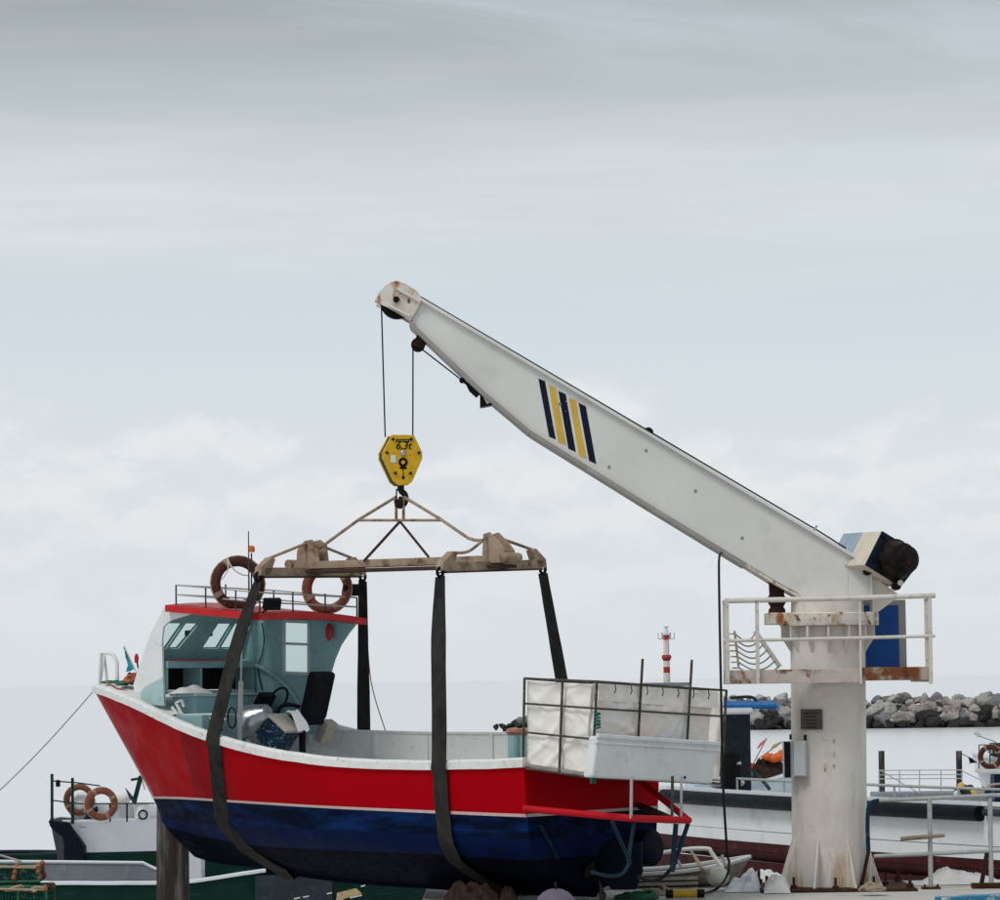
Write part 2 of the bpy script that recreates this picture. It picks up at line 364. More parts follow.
M['canvas_pink'] = mat('canvas_pink', (.73, .63, .56), .85, var=.05, scale=3, layers=[((.74, .72, .70), 1.3, .42, .6)], bump=.5, bscale=9, spec=.1)
M['tray'] = mat('tray_white', (.60, .62, .62), .5, var=.05, scale=3, layers=[((.48, .5, .5), 4, .55, .75), ((.15, .13, .12), 24, .74, .76)], bump=.06)
M['ropeteal'] = mat('rope_teal', (.015, .13, .12), .8, var=.3, bump=.4, bscale=60)
M['ropegreen'] = mat('rope_green', (.03, .13, .07), .8, var=.4, bump=.4, bscale=60)
M['ropeorange'] = mat('rope_orange', (.38, .10, .05), .8, var=.3, bump=.4, bscale=60)
M['ropetan'] = mat('rope_tan', (.34, .27, .19), .85, var=.25, bump=.4, bscale=60)
M['ropewhite'] = mat('rope_white', (.52, .5, .47), .8, var=.15, bump=.3, bscale=60)
M['flag_teal'] = mat('flag_teal', (.02, .28, .36), .8, var=.1)
M['buoy'] = mat('lifebuoy_orange', (.17, .052, .03), .6, var=.25, scale=5, layers=[((.24, .13, .085), 6, .55, .7), ((.10, .04, .03), 9, .62, .72)], bump=.2)
M['buoy_dark'] = mat('lifebuoy_dark', (.12, .042, .032), .6, var=.25, scale=5, layers=[((.08, .035, .03), 8, .55, .68), ((.28, .14, .10), 10, .6, .7)], bump=.2)
M['buoy_band'] = mat('lifebuoy_band', (.27, .17, .12), .7, var=.25, scale=8, bump=.3)
M['orange'] = mat('orange', (.62, .12, .02), .4, var=.1)
M['redlamp'] = mat('red_cap', (.45, .02, .02), .4, var=.1)
M['navy'] = mat('navy', (.012, .03, .085), .45, var=.2, bump=.05)
M['fishbox'] = mat('fishbox_blue', (.018, .06, .12), .6, var=.4, scale=14, layers=[((.28, .33, .34), 26, .58, .64)], bump=.2)
M['boxlid'] = mat('box_lid', (.40, .37, .32), .8, var=.2, scale=9, layers=[((.2, .17, .13), 14, .6, .7)], bump=.3)
M['cloth'] = mat('cloth_white', (.66, .65, .66), .85, var=.05, bump=.2)
M['paper'] = mat('crumpled_sheet', (.50, .49, .50), .8, var=.15, scale=8, bump=.2)
M['rudderblue'] = mat('rudder_blue', (.004, .010, .024), .6, var=.4, scale=6, bump=.2)
M['strut_blue'] = mat('strut_blue', (.014, .05, .085), .5, var=.3, scale=8, layers=[((.1, .06, .04), 9, .6, .7)], bump=.1)
M['green'] = mat('hull_green', (.006, .050, .036), .5, var=.2, scale=2, layers=[((.02, .08, .06), 4, .58, .75, (.3, 1, 3))], bump=.1)
M['bgwhite'] = mat('hull_bg_white', (.62, .64, .66), .45, var=.05, scale=2, layers=[((.5, .5, .5), 5, .6, .75)], bump=.06)
M['greyplate'] = mat('grey_plate', (.19, .21, .225), .55, var=.15, scale=2, layers=[((.27, .29, .3), 4, .55, .7, (1, 1, .3))], bump=.1)
M['plank_white'] = mat('plank_white', (.60, .61, .61), .5, var=.06, scale=1.5, layers=[((.48, .44, .36), 2, .58, .78, (1, 1, .5)), ((.42, .22, .06), 3.0, .62, .72, (1.2, 1.2, .14))], bump=.08)
M['plank_maroon'] = mat('plank_maroon', (.085, .012, .013), .6, var=.2, scale=2, layers=[((.14, .04, .035), 5, .58, .72)], bump=.15)
M['fender_black'] = mat('fender_rubber', (.006, .011, .016), .5, var=.2, scale=4, bump=.05, spec=.2)
M['pile'] = mat('timber_pile', (.075, .066, .06), .75, var=.3, scale=4, layers=[((.16, .15, .14), 6, .5, .68, (1, 1, .12)), ((.05, .025, .015), 5, .58, .7, (1, 1, .2))], bump=.6, stretch=(1, 1, .15))
M['concrete'] = mat('concrete', (.48, .46, .43), .85, var=.1, scale=.7, layers=[((.32, .30, .27), 2, .55, .72), ((.56, .55, .53), 5, .6, .7)], bump=.3)
M['kerb_blue'] = mat('kerb_blue', (.03, .20, .34), .6, var=.15, scale=3, layers=[((.5, .48, .44), 4, .52, .58)], bump=.2)
M['rock'] = mat('rock_warm', (.36, .345, .32), .85, var=.25, scale=.6, layers=[((.2, .18, .165), 1.4, .5, .7)], bump=.6, bscale=3)
M['rock2'] = mat('rock_grey', (.17, .17, .175), .85, var=.25, scale=.6, layers=[((.12, .115, .11), 1.2, .5, .7)], bump=.6, bscale=3)
M['rock3'] = mat('rock_pink', (.33, .295, .28), .85, var=.2, scale=.6, layers=[((.2, .16, .15), 1.4, .5, .7)], bump=.6, bscale=3)
M['rockwet_gapshade'] = mat('rock_wet_gap_shade', (.055, .053, .053), .7, var=.3, scale=.5, bump=.6, bscale=3)
M['lh_white'] = mat('tower_white', (.62, .56, .52), .6, var=.08)
M['lh_red'] = mat('tower_red', (.34, .035, .035), .6, var=.12)
M['bluetarp'] = mat('blue_tarp', (.012, .11, .31), .6, var=.2, scale=3, layers=[((.3, .42, .5), 5, .6, .7)], bump=.5, bscale=8)
M['slate'] = mat('cabin_slate', (.05, .072, .085), .55, var=.2, scale=4, layers=[((.11, .13, .13), 6, .6, .7)], bump=.1)
M['paleblue'] = mat('pale_blue_hull', (.46, .54, .57), .5, var=.08, scale=2, layers=[((.3, .37, .4), 5, .58, .7)], bump=.08)
M['net'] = mat('net_brown', (.06, .035, .025), .9, var=.5, scale=12, bump=.8, bscale=25)
M['netpink'] = mat('net_pink', (.40, .19, .14), .9, var=.35, scale=12, bump=.8, bscale=25)
M['flag_pink'] = mat('flag_pink', (.55, .2, .2), .8, var=.1)
M['flag_yellow'] = mat('flag_yellow', (.6, .38, .08), .8, var=.1)
M['tarp'] = mat('tarp_white', (.64, .62, .59), .85, var=.06, scale=3, layers=[((.46, .43, .38), 4, .55, .75)], bump=.4, bscale=8)
M['tarp_blueish'] = mat('tarp_plastic', (.62, .64, .66), .5, var=.08, scale=4, layers=[((.35, .36, .35), 6, .6, .72)], bump=.5, bscale=10)
M['oldwood'] = mat('old_wood', (.29, .27, .24), .8, var=.2, scale=4, layers=[((.14, .12, .10), 7, .52, .66, (.3, 1, 2)), ((.42, .42, .40), 9, .6, .7), ((.26, .12, .07), 5, .66, .72, (.2, 1, 2))], bump=.5)
M['stick'] = mat('stick', (.24, .20, .15), .8, var=.25, scale=8, bump=.5)
M['fenderball'] = mat('fender_ball', (.52, .52, .45), .5, var=.12, scale=5, layers=[((.25, .27, .2), 7, .56, .72)], bump=.08)
M['purple'] = mat('purple_float', (.13, .105, .15), .6, var=.15, bump=.1)
M['rubber'] = mat('tyre_rubber', (.015, .014, .014), .8, var=.3, bump=.3)
M['yellow'] = mat('pendant_yellow', (.55, .33, .02), .5, var=.15, scale=8, bump=.05)
M['cream_panel'] = mat('cream_panel', (.45, .36, .2), .7, var=.2, scale=8, layers=[((.4, .19, .03), 12, .52, .62)])
M['hullwhite_mark'] = mat('white_mark', (.6, .6, .58), .6, var=.1)
M['cork_orange'] = mat('trap_orange', (.32, .10, .055), .75, var=.3, scale=10, bump=.3)
M['trapnet'] = mat('trap_net', (.02, .12, .09), .85, var=.5, scale=9, layers=[((.22, .26, .16), 12, .56, .66)], bump=.3)
M['water_dark'] = None

def glass_mat():
    mt = bpy.data.materials.new('window_glass'); mt.use_nodes = True; N = mt.node_tree.nodes; L = mt.node_tree.links; N.clear()
    o = N.new('ShaderNodeOutputMaterial'); tr = N.new('ShaderNodeBsdfTransparent'); gl = N.new('ShaderNodeBsdfGlossy'); mx = N.new('ShaderNodeMixShader')
    tr.inputs[0].default_value = (.86, .93, .92, 1); gl.inputs['Roughness'].default_value = .05; mx.inputs[0].default_value = .07
    L.new(tr.outputs[0], mx.inputs[1]); L.new(gl.outputs[0], mx.inputs[2]); L.new(mx.outputs[0], o.inputs[0]); return mt
M['glass'] = glass_mat()

# ================================================================== SETTING
SEA = -1.6
def sea_mat():
    mt = bpy.data.materials.new('sea_water'); mt.use_nodes = True; N = mt.node_tree.nodes; L = mt.node_tree.links
    b = N['Principled BSDF']; b.inputs['Base Color'].default_value = (.72, .725, .735, 1); b.inputs['Roughness'].default_value = .2; b.inputs['IOR'].default_value = 1.33
    tc = N.new('ShaderNodeTexCoord')
    def nz(sc_, st, det):
        mp = N.new('ShaderNodeMapping'); mp.inputs['Scale'].default_value = st; L.new(tc.outputs['Object'], mp.inputs[0])
        n = N.new('ShaderNodeTexNoise'); n.inputs['Scale'].default_value = sc_; n.inputs['Detail'].default_value = det; L.new(mp.outputs[0], n.inputs[0]); return n.outputs[0]
    a = N.new('ShaderNodeMath'); a.operation = 'MULTIPLY_ADD'; L.new(nz(.22, (.6, 1.0, 1), 6), a.inputs[0]); a.inputs[1].default_value = 1.3; L.new(nz(1.6, (.8, 1, 1), 4), a.inputs[2])
    bp = N.new('ShaderNodeBump'); bp.inputs['Strength'].default_value = .6; bp.inputs['Distance'].default_value = .09
    L.new(a.outputs[0], bp.inputs['Height']); L.new(bp.outputs[0], b.inputs['Normal']); return mt
M['sea'] = sea_mat()
S = 30000
MB().add([(-S, -300, SEA), (S, -300, SEA), (S, S, SEA), (-S, S, SEA)], [[0, 1, 2, 3]]).build('sea', M['sea'], kind='structure')

QX, QY = -1.16, 47.6            # quay corner
q = MB().box(((QX + 60) / 2, (QY - 40) / 2, -1.5), (60 - QX, QY + 40, 3.0))
quay = q.build('quay', M['concrete'], kind='structure', bevel=.04)
# raised blue kerb in front of the right-hand railing
k0 = atz(940, 904, 0.0); k1 = atz(1060, 899, 0.0)
MB().bar((k0.x, k0.y + .1, .04), (k1.x, k1.y + .25, .04), .22, .085).build('kerb', M['kerb_blue'], kind='structure', bevel=.015)

# breakwater: a core mound plus individual armour rocks
BY = 286.0
bw_root = thing('breakwater', None, None, (0, BY, SEA)); setp(bw_root, kind='structure')
def bx_(px): return (px - 500) / F * BY
core = MB()
rows = []
for px in range(505, 1125, 20):
    h = 1.9 * min(1, (px - 490) / 130) + .1
    x = bx_(px)
    rows.append([V((x, BY - 2.6, SEA - 1)), V((x, BY - 1.6, SEA + h * .6)), V((x, BY, SEA + h)), V((x, BY + 2, SEA + h)), V((x, BY + 5, SEA - 1))])
core.grid(rows).build('core', M['rockwet_gapshade'], bw_root)  # dark core colour stands in for the shade in gaps between rocks
rock_meshes = []
def rock_mesh(seed):
    bm = bmesh.new(); bmesh.ops.create_icosphere(bm, subdivisions=3, radius=1)
    off = V((seed * 7.3, seed * 3.1, seed * 1.7))
    pl = [(V((random.gauss(0, 1), random.gauss(0, 1), random.gauss(0, 1))).normalized(), random.uniform(.45, .85)) for _ in range(16)]
    for v in bm.verts:
        d = v.co.normalized(); r_ = 1.0
        for n_, h_ in pl:
            k = d.dot(n_)
            if k > .05: r_ = min(r_, h_ / k)
        r_ += .12 * noise.noise(d * 2.2 + off) + .07 * noise.noise(d * 6 + off) + .03 * noise.noise(d * 14 + off)
        v.co = d * r_
    me = bpy.data.meshes.new('rock'); bm.to_mesh(me); bm.free()
    for p in me.polygons: p.use_smooth = True
    me.set_sharp_from_angle(angle=R(22)); return me
for mi, mk in enumerate(('rock', 'rock2', 'rock3', 'rock', 'rockwet_gapshade', 'rockwet_gapshade')):
    for j in range(3):
        me = rock_mesh(mi * 3 + j + 1); me.materials.append(M[mk]); rock_meshes.append((mk, me))
dry = [q_[1] for q_ in rock_meshes if q_[0] != 'rockwet_gapshade']; wet = [q_[1] for q_ in rock_meshes if q_[0] == 'rockwet_gapshade']
def put_rock(px, py, r_, me, dy):
    Y = BY + dy; p = at(px, py, Y)
    o = bpy.data.objects.new('rock', me); COL.objects.link(o); o.parent = bw_root
    o.location = p - V((0, BY, SEA)); s_ = r_ * Y / F
    o.scale = (s_ * random.uniform(1, 1.35), s_ * random.uniform(.8, 1.1), s_ * random.uniform(.72, .95)); o.rotation_euler = (random.uniform(-.5, .5), random.uniform(-.5, .5), random.uniform(0, 6.3))
for row, (py, rr_, dy, pool, step) in enumerate([(701.5, 9, 1.8, dry, 11), (706.5, 10, .6, dry, 12), (712, 10, -.8, dry + dry + wet, 12), (718.5, 9.5, -2.0, wet + dry, 11), (725.5, 7.5, -3.0, wet, 10)]):
    px = 722 + random.uniform(-5, 5)
    while px < 1018:
        if not (796 < px < 862):
            put_rock(px, py - (px - 860) * .012 + random.uniform(-2.2, 2.2), rr_ * random.uniform(.6, 1.35), random.choice(pool), dy + random.uniform(-.4, .4))
        px += step * random.uniform(.7, 1.25)
for (px, py, r_) in [(496, 727, 4.5), (503, 726.5, 5), (510, 726, 5), (515, 723, 6.5), (521, 722, 7), (518, 728, 6), (527, 722, 7.5), (506, 729.5, 3.5)]:
    put_rock(px, py, r_, random.choice(wet if py > 722.5 else [rock_meshes[3][1]]), random.uniform(-1, 1))

# ================================================================== LIGHTHOUSE
LY = 296.0
b = at(667, 687, LY); top = at(667, 626, LY)
lh = thing('lighthouse', 'small red and white banded harbour light tower far out on the breakwater', 'lighthouse', (b.x, b.y, SEA))
sl = LY / F
pb = at(667, 684, LY).z
MB().box((b.x, b.y, (SEA + pb) / 2 - .2), (3.2, 3.2, pb - SEA - .4)).build('plinth', M['concrete'], lh)
MB().box((b.x, b.y, pb - .05), (46 * sl, 4.0, .34)).build('plinth_slab', M['greyplate'], lh)
def lhp(y): return at(667, y, LY).z
bands = [(682.5, 673, 3.4, 3.4, 'lh_white'), (673, 667, 3.3, 3.3, 'lh_red'), (667, 661, 3.2, 3.2, 'lh_white'), (661, 658, 3.2, 4.8, 'lh_red'), (658, 655, 5.2, 4.2, 'lh_red'), (655, 640, 3.0, 2.9, 'lh_white'), (640, 635, 2.9, 3.2, 'lh_red')]
for (y0, y1, ra, rb, mk) in bands:
    MB().lathe([(ra * sl, lhp(y0)), (rb * sl, lhp(y1))], (b.x, b.y, 0), n=16).build('tower_band', M[mk], lh, smooth=True)
MB().lathe([(3.4 * sl, lhp(635)), (3.4 * sl, lhp(634.2))], (b.x, b.y, 0), n=16).build('gallery', M['lh_white'], lh)
mb = MB()
for y in (639, 632.5): mb.torus((b.x, b.y, lhp(y)), (0, 0, 1), 8 * sl, .05, 20, 6)
for k in range(6):
    a_ = k * math.pi / 3; mb.tube([(b.x + 8 * sl * math.cos(a_), b.y + 8 * sl * math.sin(a_), lhp(639)), (b.x + 8 * sl * math.cos(a_), b.y + 8 * sl * math.sin(a_), lhp(632.5))], .04, 5)
    mb.tube([(b.x, b.y, lhp(639)), (b.x + 8 * sl * math.cos(a_), b.y + 8 * sl * math.sin(a_), lhp(639))], .04, 5)
mb.build('gallery_rail', M['galv'], lh)
MB().lathe([(2.2 * sl, lhp(634)), (2.2 * sl, lhp(630)), (1.4 * sl, lhp(628)), (.3, lhp(626.5))], (b.x, b.y, 0), n=12).build('lantern', M['bgwhite'], lh, smooth=True)

# ================================================================== RED BOAT
BO = V((1.21, 43.78, 0)); YAW = R(140)
boat = thing('fishing_boat', 'red and blue wooden fishing boat hanging in slings from the white crane', 'fishing boat', BO, YAW)
BM = MW[boat.name]; BI = BM.inverted(); BR = BI.to_3x3()
def tob(p): return BI @ p
def bw(px, py, w):           # ray meets the boat-parallel plane at lateral offset w (port, towards the camera, is +)
    o = BI @ CAM; d = BR @ ray(px, py); return o + d * ((w - o.y) / d.y)
def bu(px, py, u):
    o = BI @ CAM; d = BR @ ray(px, py); return o + d * ((u - o.x) / d.x)
def bproj(p): return proj(BM @ V(p))
GUN = [(98, 692.5), (118, 700), (140, 709.5), (176, 728), (206, 740), (230, 748), (260, 755.5), (290, 761), (330, 766), (380, 769), (431, 769.7), (480, 769), (521, 767)]
BOOT = [(155, 798.6), (180, 799), (206, 800.5), (260, 804), (326, 808), (431, 813), (521, 817)]
BILGE = [(166, 827), (185, 832), (210, 838), (260, 846), (350, 851), (440, 855), (515, 860)]
KEEL = [(196, 857), (213, 863), (248, 867), (282, 871), (350, 880), (438, 886), (480, 889), (600, 894)]
def shear(tab, dx): return tab
LV = []
for tab, wt, stem in (
    (KEEL, [(0, .05), (1, .03)], (196, 857)),
    (BILGE, [(0, 1.22), (.2, 1.28), (.4, 1.2), (.6, .86), (.75, .5), (.88, .2), (1, .03)], (167, 828)),
    (BOOT, [(0, 1.42), (.15, 1.5), (.3, 1.53), (.45, 1.45), (.6, 1.25), (.72, .99), (.82, .71), (.9, .45), (.96, .22), (1, .04)], (155, 798.6)),
    (GUN, [(0, 1.47), (.15, 1.56), (.3, 1.62), (.45, 1.61), (.6, 1.51), (.72, 1.33), (.82, 1.07), (.9, .75), (.96, .40), (1, .06)], (98, 692.5))):
    us = bw(stem[0], stem[1], 0).x
    def f(s, tab=tab, wt=wt, us=us):
        u = s * us; w = slerp(wt, s); z = 1.0
        for _ in range(6):
            px, py = bproj((u, w, z)); z = bw(px, slerp(tab, px), w).z
        return V((u, w, z))
    LV.append(f)
NS = 44
SS = [1 - (1 - i / NS) ** 1.25 for i in range(NS + 1)]
CTRL = [[f(s) for f in LV] for s in SS]
# smooth z noise from pixel tables along the length
for k in range(4):
    for _ in range(3):
        zs = [CTRL[i][k].z for i in range(NS + 1)]
        for i in range(1, NS): CTRL[i][k].z = (zs[i - 1] + 2 * zs[i] + zs[i + 1]) / 4
def section(i):
    kk, bi, bo, gu = CTRL[i]
    low = smooth_path([kk, bi, bo, gu], 6)       # 0..6 keel-bilge, 6..12 bilge-boot, 12..18 boot-gunwale
    return low
SEC = [section(i) for i in range(NS + 1)]
def mir(p): return V((p.x, -p.y, p.z))
def ring(i, a, b_):
    up_ = SEC[i][a:b_ + 1]; return [mir(p) for p in up_[::-1]] + up_ if a == 0 else up_
def hull_part(name, a, b_, mt):
    mb = MB()
    if a == 0:
        mb.grid([ring(i, 0, b_) for i in range(NS + 1)]); n = len(ring(0, 0, b_)); mb.f.append(list(range(n)))
    else:
        mb.grid([SEC[i][a:b_ + 1] for i in range(NS + 1)]); mb.grid([[mir(p) for p in SEC[i][a:b_ + 1]] for i in range(NS + 1)])
        n = b_ - a + 1; o = n * (NS + 1)
        mb.f.append(list(range(n)) + [o + k for k in range(n)][::-1])
        st = NS * n
        for k in range(n - 1): mb.f.append([st + k, st + k + 1, o + st + k + 1, o + st + k])
    return mb.build(name, mt, boat, True, smooth=True, ang=50)
hull_part('keel_bottom', 0, 6, M['antifoul'])
hull_part('hull_lower_band', 6, 9, M['blue'])
hull_part('hull_bottom', 9, 12, M['navyhull'])
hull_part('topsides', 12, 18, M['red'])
# boot stripe
mb = MB()
for sg in (1, -1):
    rows = []
    for i in range(NS + 1):
        p, p2 = SEC[i][12], SEC[i][13]; t = (p2 - p).normalized(); n_ = V((0, -t.z, t.y)) * -1
        if n_.y < 0: n_ = -n_
        rw = [p - t * .003 + n_ * .004, p - t * .003 + n_ * .011, p + t * .038 + n_ * .011, p + t * .038 + n_ * .004]
        rows.append([V((q_.x, q_.y * sg, q_.z)) for q_ in rw])
    mb.grid(rows)
p = SEC[0][12]; mb.bar((-.008, p.y, p.z + .018), (-.008, -p.y, p.z + .018), .01, .04)
mb.build('boot_stripe', M['pinkwhite'], boat, True)
# gunwale cap
def sweep(pts, w, h, lift):
    mb = MB(); rows = []
    for i, p in enumerate(pts):
        d = (pts[min(i + 1, len(pts) - 1)] - pts[max(i - 1, 0)]).normalized(); s_ = d.cross(V((0, 0, 1))).normalized()
        jit = .006 * noise.noise(p * 3)
        prof = [(-w / 2, 0), (-w / 2, h * .75), (-w / 4, h), (w / 4, h), (w / 2, h * .75), (w / 2, 0), (-w / 2, 0)]
        rows.append([p + s_ * (x + jit) + V((0, 0, z + lift + jit)) for x, z in prof])
    mb.grid(rows); mb.f.append([0, 1, 2, 3, 4, 5]); n = len(pts) - 1; mb.f.append([n * 7 + k for k in range(6)]); return mb
for sg in (1, -1):
    pts = [V((SEC[i][18].x, (SEC[i][18].y - .035) * sg, SEC[i][18].z)) for i in range(NS + 1)]
    sweep(pts, .15, .13, -.004).build('gunwale', M['capwhite'], boat, True, smooth=True)
p = SEC[0][18]
MB().bar((.02, p.y - .12, p.z + .05), (.02, -p.y + .12, p.z + .05), .12, .11).build('transom_cap', M['capwhite'], boat, True, bevel=.02)
gz = SEC[0][18].z
DECK = min(SEC[i][18].z for i in range(NS + 1)) - .5
ib = [i for i in range(NS + 1)]
iF = max(i for i in ib if SEC[i][18].x < 7.15)
# deck and inner bulwark lining
def hull_w(x, z):            # half breadth of the hull at station x and height z
    pts = []
    for k in range(6, 19):
        q_ = None
        for i in range(NS):
            if SEC[i][k].x <= x <= SEC[i + 1][k].x:
                t = (x - SEC[i][k].x) / max(1e-6, SEC[i + 1][k].x - SEC[i][k].x); q_ = SEC[i][k].lerp(SEC[i + 1][k], t); break
        pts.append((q_.z, q_.y) if q_ is not None else None)
    pts = [p for p in pts if p is not None]
    if not pts: return .06
    pts.sort(); return max(.06, clerp(pts, z))
rows = []
for i in range(iF + 1):
    x = max(SEC[i][18].x, .04); w = hull_w(x, DECK) - .05; rows.append([V((x, -w, DECK)), V((x, w, DECK))])
MB().grid(rows).build('deck', M['greydeck'], boat, True)
mb = MB()
for sg in (1, -1):
    rows = []
    for i in range(iF + 1):
        g = SEC[i][18]; x = max(g.x, .04)
        rows.append([V((x, (hull_w(x, g.z - (g.z - DECK) * k / 4) - .035) * sg, g.z - (g.z - DECK) * k / 4)) for k in range(5)])
    mb.grid(rows)
mb.build('inner_bulwark', M['white'], boat, True)
rows = []
for i in range(iF, NS + 1):
    g = SEC[i][18]; w = max(g.y - .04, .01)
    rows.append([V((g.x, w * t, g.z + .05 + .07 * (1 - t * t))) for t in (-1, -.75, -.5, -.25, 0, .25, .5, .75, 1)])
mb = MB().grid(rows)
g = SEC[iF][18]
fd = mb.build('foredeck', M['white'], boat, True, smooth=True)
zs_ = [DECK + (g.z - DECK) * k / 5 for k in range(6)]
MB().prism([V((g.x, hull_w(g.x, z) - .03, z)) for z in zs_] + [V((g.x, -hull_w(g.x, z) + .03, z)) for z in zs_[::-1]], (-.03, 0, 0)).build('bulkhead', M['teal'], boat, True)
# raised starboard bulwark boards
W2 = -1.50
def brd(px, py, off=0.0):
    w = W2
    for _ in range(6):
        p = bw(px, py, w); w = -(hull_w(max(.05, p.x), 9.0) - .135) + off
    return bw(px, py, w)
edges = [(283, 754), (308, 730), (374, 731.5), (428, 733), (512, 733.5), (560, 733)]
for (a_, c_) in zip(edges[1:], edges[2:]):
    A = brd(a_[0], a_[1]); C = brd(c_[0], c_[1])
    poly = [A, C, V((C.x, C.y, C.z - .62)), V((A.x, A.y, A.z - .62))]
    g_ = .004; d = V((.006, 0, 0))
    poly = [poly[0] - d, poly[1] + d, poly[2] + d, poly[3] - d]
    MB().prism(poly, (0, -.03, 0)).build('bulwark_board', M['white'], boat, True)
A = brd(283, 754); C = brd(308, 730)
MB().prism([A, C, V((C.x + .004, C.y, C.z - .62)), V((A.x, A.y, C.z - .62))], (0, -.03, 0)).build('bulwark_board', M['white'], boat, True)
mb = MB()
for (a_, c_) in zip(edges, edges[1:]): mb.bar(brd(a_[0], a_[1], -.015), brd(c_[0], c_[1], -.015), .06, .035)
mb.build('bulwark_rail', M['capwhite'], boat, True)
for px, py in [(309, 730), (374, 732), (436, 733), (492, 733)]:
    A = brd(px, py, .02); MB().box((A.x, A.y, A.z - .24), (.045, .04, .47)).build('stanchion', M['capwhite'], boat, True)
# wheelhouse -------------------------------------------------------
WH = .97
pt, pbm = bw(166, 606, WH), bw(136, 686, WH)
def scr(w, t):               # windscreen surface: t 0 bottom, 1 top
    p = pbm.lerp(pt, t); return V((p.x, w, p.z))
scn = (pt - pbm).cross(V((0, 1, 0))).normalized()
def onscr(px, py):
    o = BI @ CAM; d = BR @ ray(px, py); p = o + d * ((pbm - o).dot(scn) / d.dot(scn))
    return p.y, (p - pbm).dot(pt - pbm) / (pt - pbm).length_squared
wb = [onscr(x, 648.5)[0] for x in (166.5, 177.5, 201, 218, 235.5)]
wt_ = [onscr(x, 623)[0] for x in (184, 199, 217.5, 233.5, 252)]
tb = onscr(190, 648.5)[1]; tt = onscr(205, 623)[1]
panes = [((WH - .06, WH - .12), (wb[0] + .02, wt_[0] + .02)), ((wb[0] - .02, wt_[0] - .02), (wb[1], wt_[1])), ((wb[2], wt_[2]), (wb[3] + .02, wt_[3] + .02)), ((wb[3] - .02, wt_[3] - .02), (wb[4], wt_[4]))]
mb = MB()
def slab(e0, e1, t0, t1, th=.045):
    a_, b_, c_, d_ = scr(e0[0], t0), scr(e1[0], t0), scr(e1[1], t1), scr(e0[1], t1); n_ = scn * th
    mb.prism([a_ - n_ / 2, b_ - n_ / 2, c_ - n_ / 2, d_ - n_ / 2], n_)
L0, R0 = (WH - .03,) * 2, (-WH,) * 2
slab(L0, R0, .02, tb); slab(L0, R0, tt, .97)
cuts = [L0] + [x for p_ in panes for x in p_] + [R0]
for a_, b_ in zip(cuts[0::2], cuts[1::2]):
    if a_[0] - b_[0] > .004 or a_[1] - b_[1] > .004: slab(a_, b_, tb, tt)
mb.build('windscreen_frame', M['teal'], boat, True, bevel=.006)
for (a_, b_) in panes:
    n_ = scn * .006
    MB().prism([scr(a_[0] + .01, tb - .01) - n_, scr(b_[0] - .01, tb - .01) - n_, scr(b_[1] - .01, tt + .01) - n_, scr(a_[1] + .01, tt + .01) - n_], n_ * 2).build('windscreen_pane', M['glass'], boat, True)
for (a_, b_) in panes:
    cs_ = [scr(a_[0], tb) - scn * .026, scr(b_[0], tb) - scn * .026, scr(b_[1], tt) - scn * .026, scr(a_[1], tt) - scn * .026]
    MB().tube(cs_, .012, 6, True).build('window_seal', M['dark'], boat, True)
for px, py in ((190, 635), (211.5, 635)):
    w_, t_ = onscr(px, py); MB().box(scr(w_, t_) - scn * .05, (.07, .08, .09)).build('wiper_motor', M['black'], boat, True, bevel=.01)
MB().tube(smooth_path([bw(x, y, -WH + .03) for x, y in ((262, 623), (264, 640), (262, 655), (258, 668), (262, 690))]), .009, 6).build('cable_run', M['black'], boat, True)
MB().box(bw(305, 616, -WH + .1), (.10, .08, .07)).build('cabin_lamp', M['black'], boat, True)
poly = [(166, 607), (152, 634), (141, 665), (135, 685), (136, 692), (147, 692), (164.5, 680), (163.5, 640), (165, 627), (172, 620.5), (196, 613)]
MB().prism([bw(x, y, WH) for x, y in poly], (0, .035, 0)).build('port_side_panel', M['white'], boat, True)
poly = [(142.5, 704), (142.5, 693), (146, 687.5), (152, 684), (165, 677.5), (166, 706)]
MB().prism([bw(x, y, WH + .05) for x, y in poly], (0, .04, 0)).build('side_coaming', M['teal_light'], boat, True)
# starboard wall with window
SW = -WH
def spoly(pl): return [bw(x, y, SW) for x, y in pl]
mb = MB()
for pl in ([(250, 610), (284, 612.5), (284, 735), (222, 735), (222, 690)], [(309, 614.5), (357, 621.5), (353, 627), (348, 633), (340, 645), (334, 659), (329, 676), (325, 700), (322, 735), (309, 735)],
           [(284, 612.5), (309, 614.5), (309, 622), (284, 621)], [(284, 673), (309, 674), (309, 735), (284, 735)]):
    mb.prism(spoly(pl), (0, -.04, 0))
mb.build('starboard_wall', M['teal'], boat, True)
mb = MB()
cs = [(284, 621), (309, 622), (309, 674), (284, 673)]
for a_, b_ in zip(cs, cs[1:] + cs[:1]): mb.bar(bw(*a_, SW + .012), bw(*b_, SW + .012), .05, .03, V((0, 1, 0)))
mb.bar(bw(284, 643.5, SW), bw(309, 644.5, SW), .04, .03, V((0, 1, 0)))
mb.build('side_window_frame', M['boxgrey'], boat, True)
MB().prism([bw(284, 644, SW - .02), bw(309, 645, SW - .02), bw(309, 674, SW - .02), bw(284, 673, SW - .02)], (0, -.006, 0)).build('side_window_pane', M['glass'], boat, True)
MB().prism([bw(284, 621, SW - .028), bw(309, 622, SW - .028), bw(309, 643, SW - .028), bw(284, 642, SW - .028)], (0, -.006, 0)).build('side_window_pane', M['glass'], boat, True)
mb = MB().tube(smooth_path([bw(x, y, SW + .03) for x, y in [(238, 660), (255, 665), (272, 674), (288, 688), (300, 706)]]), .035, 8)
mb.build('wall_trim', M['teal'], boat, True, smooth=True)
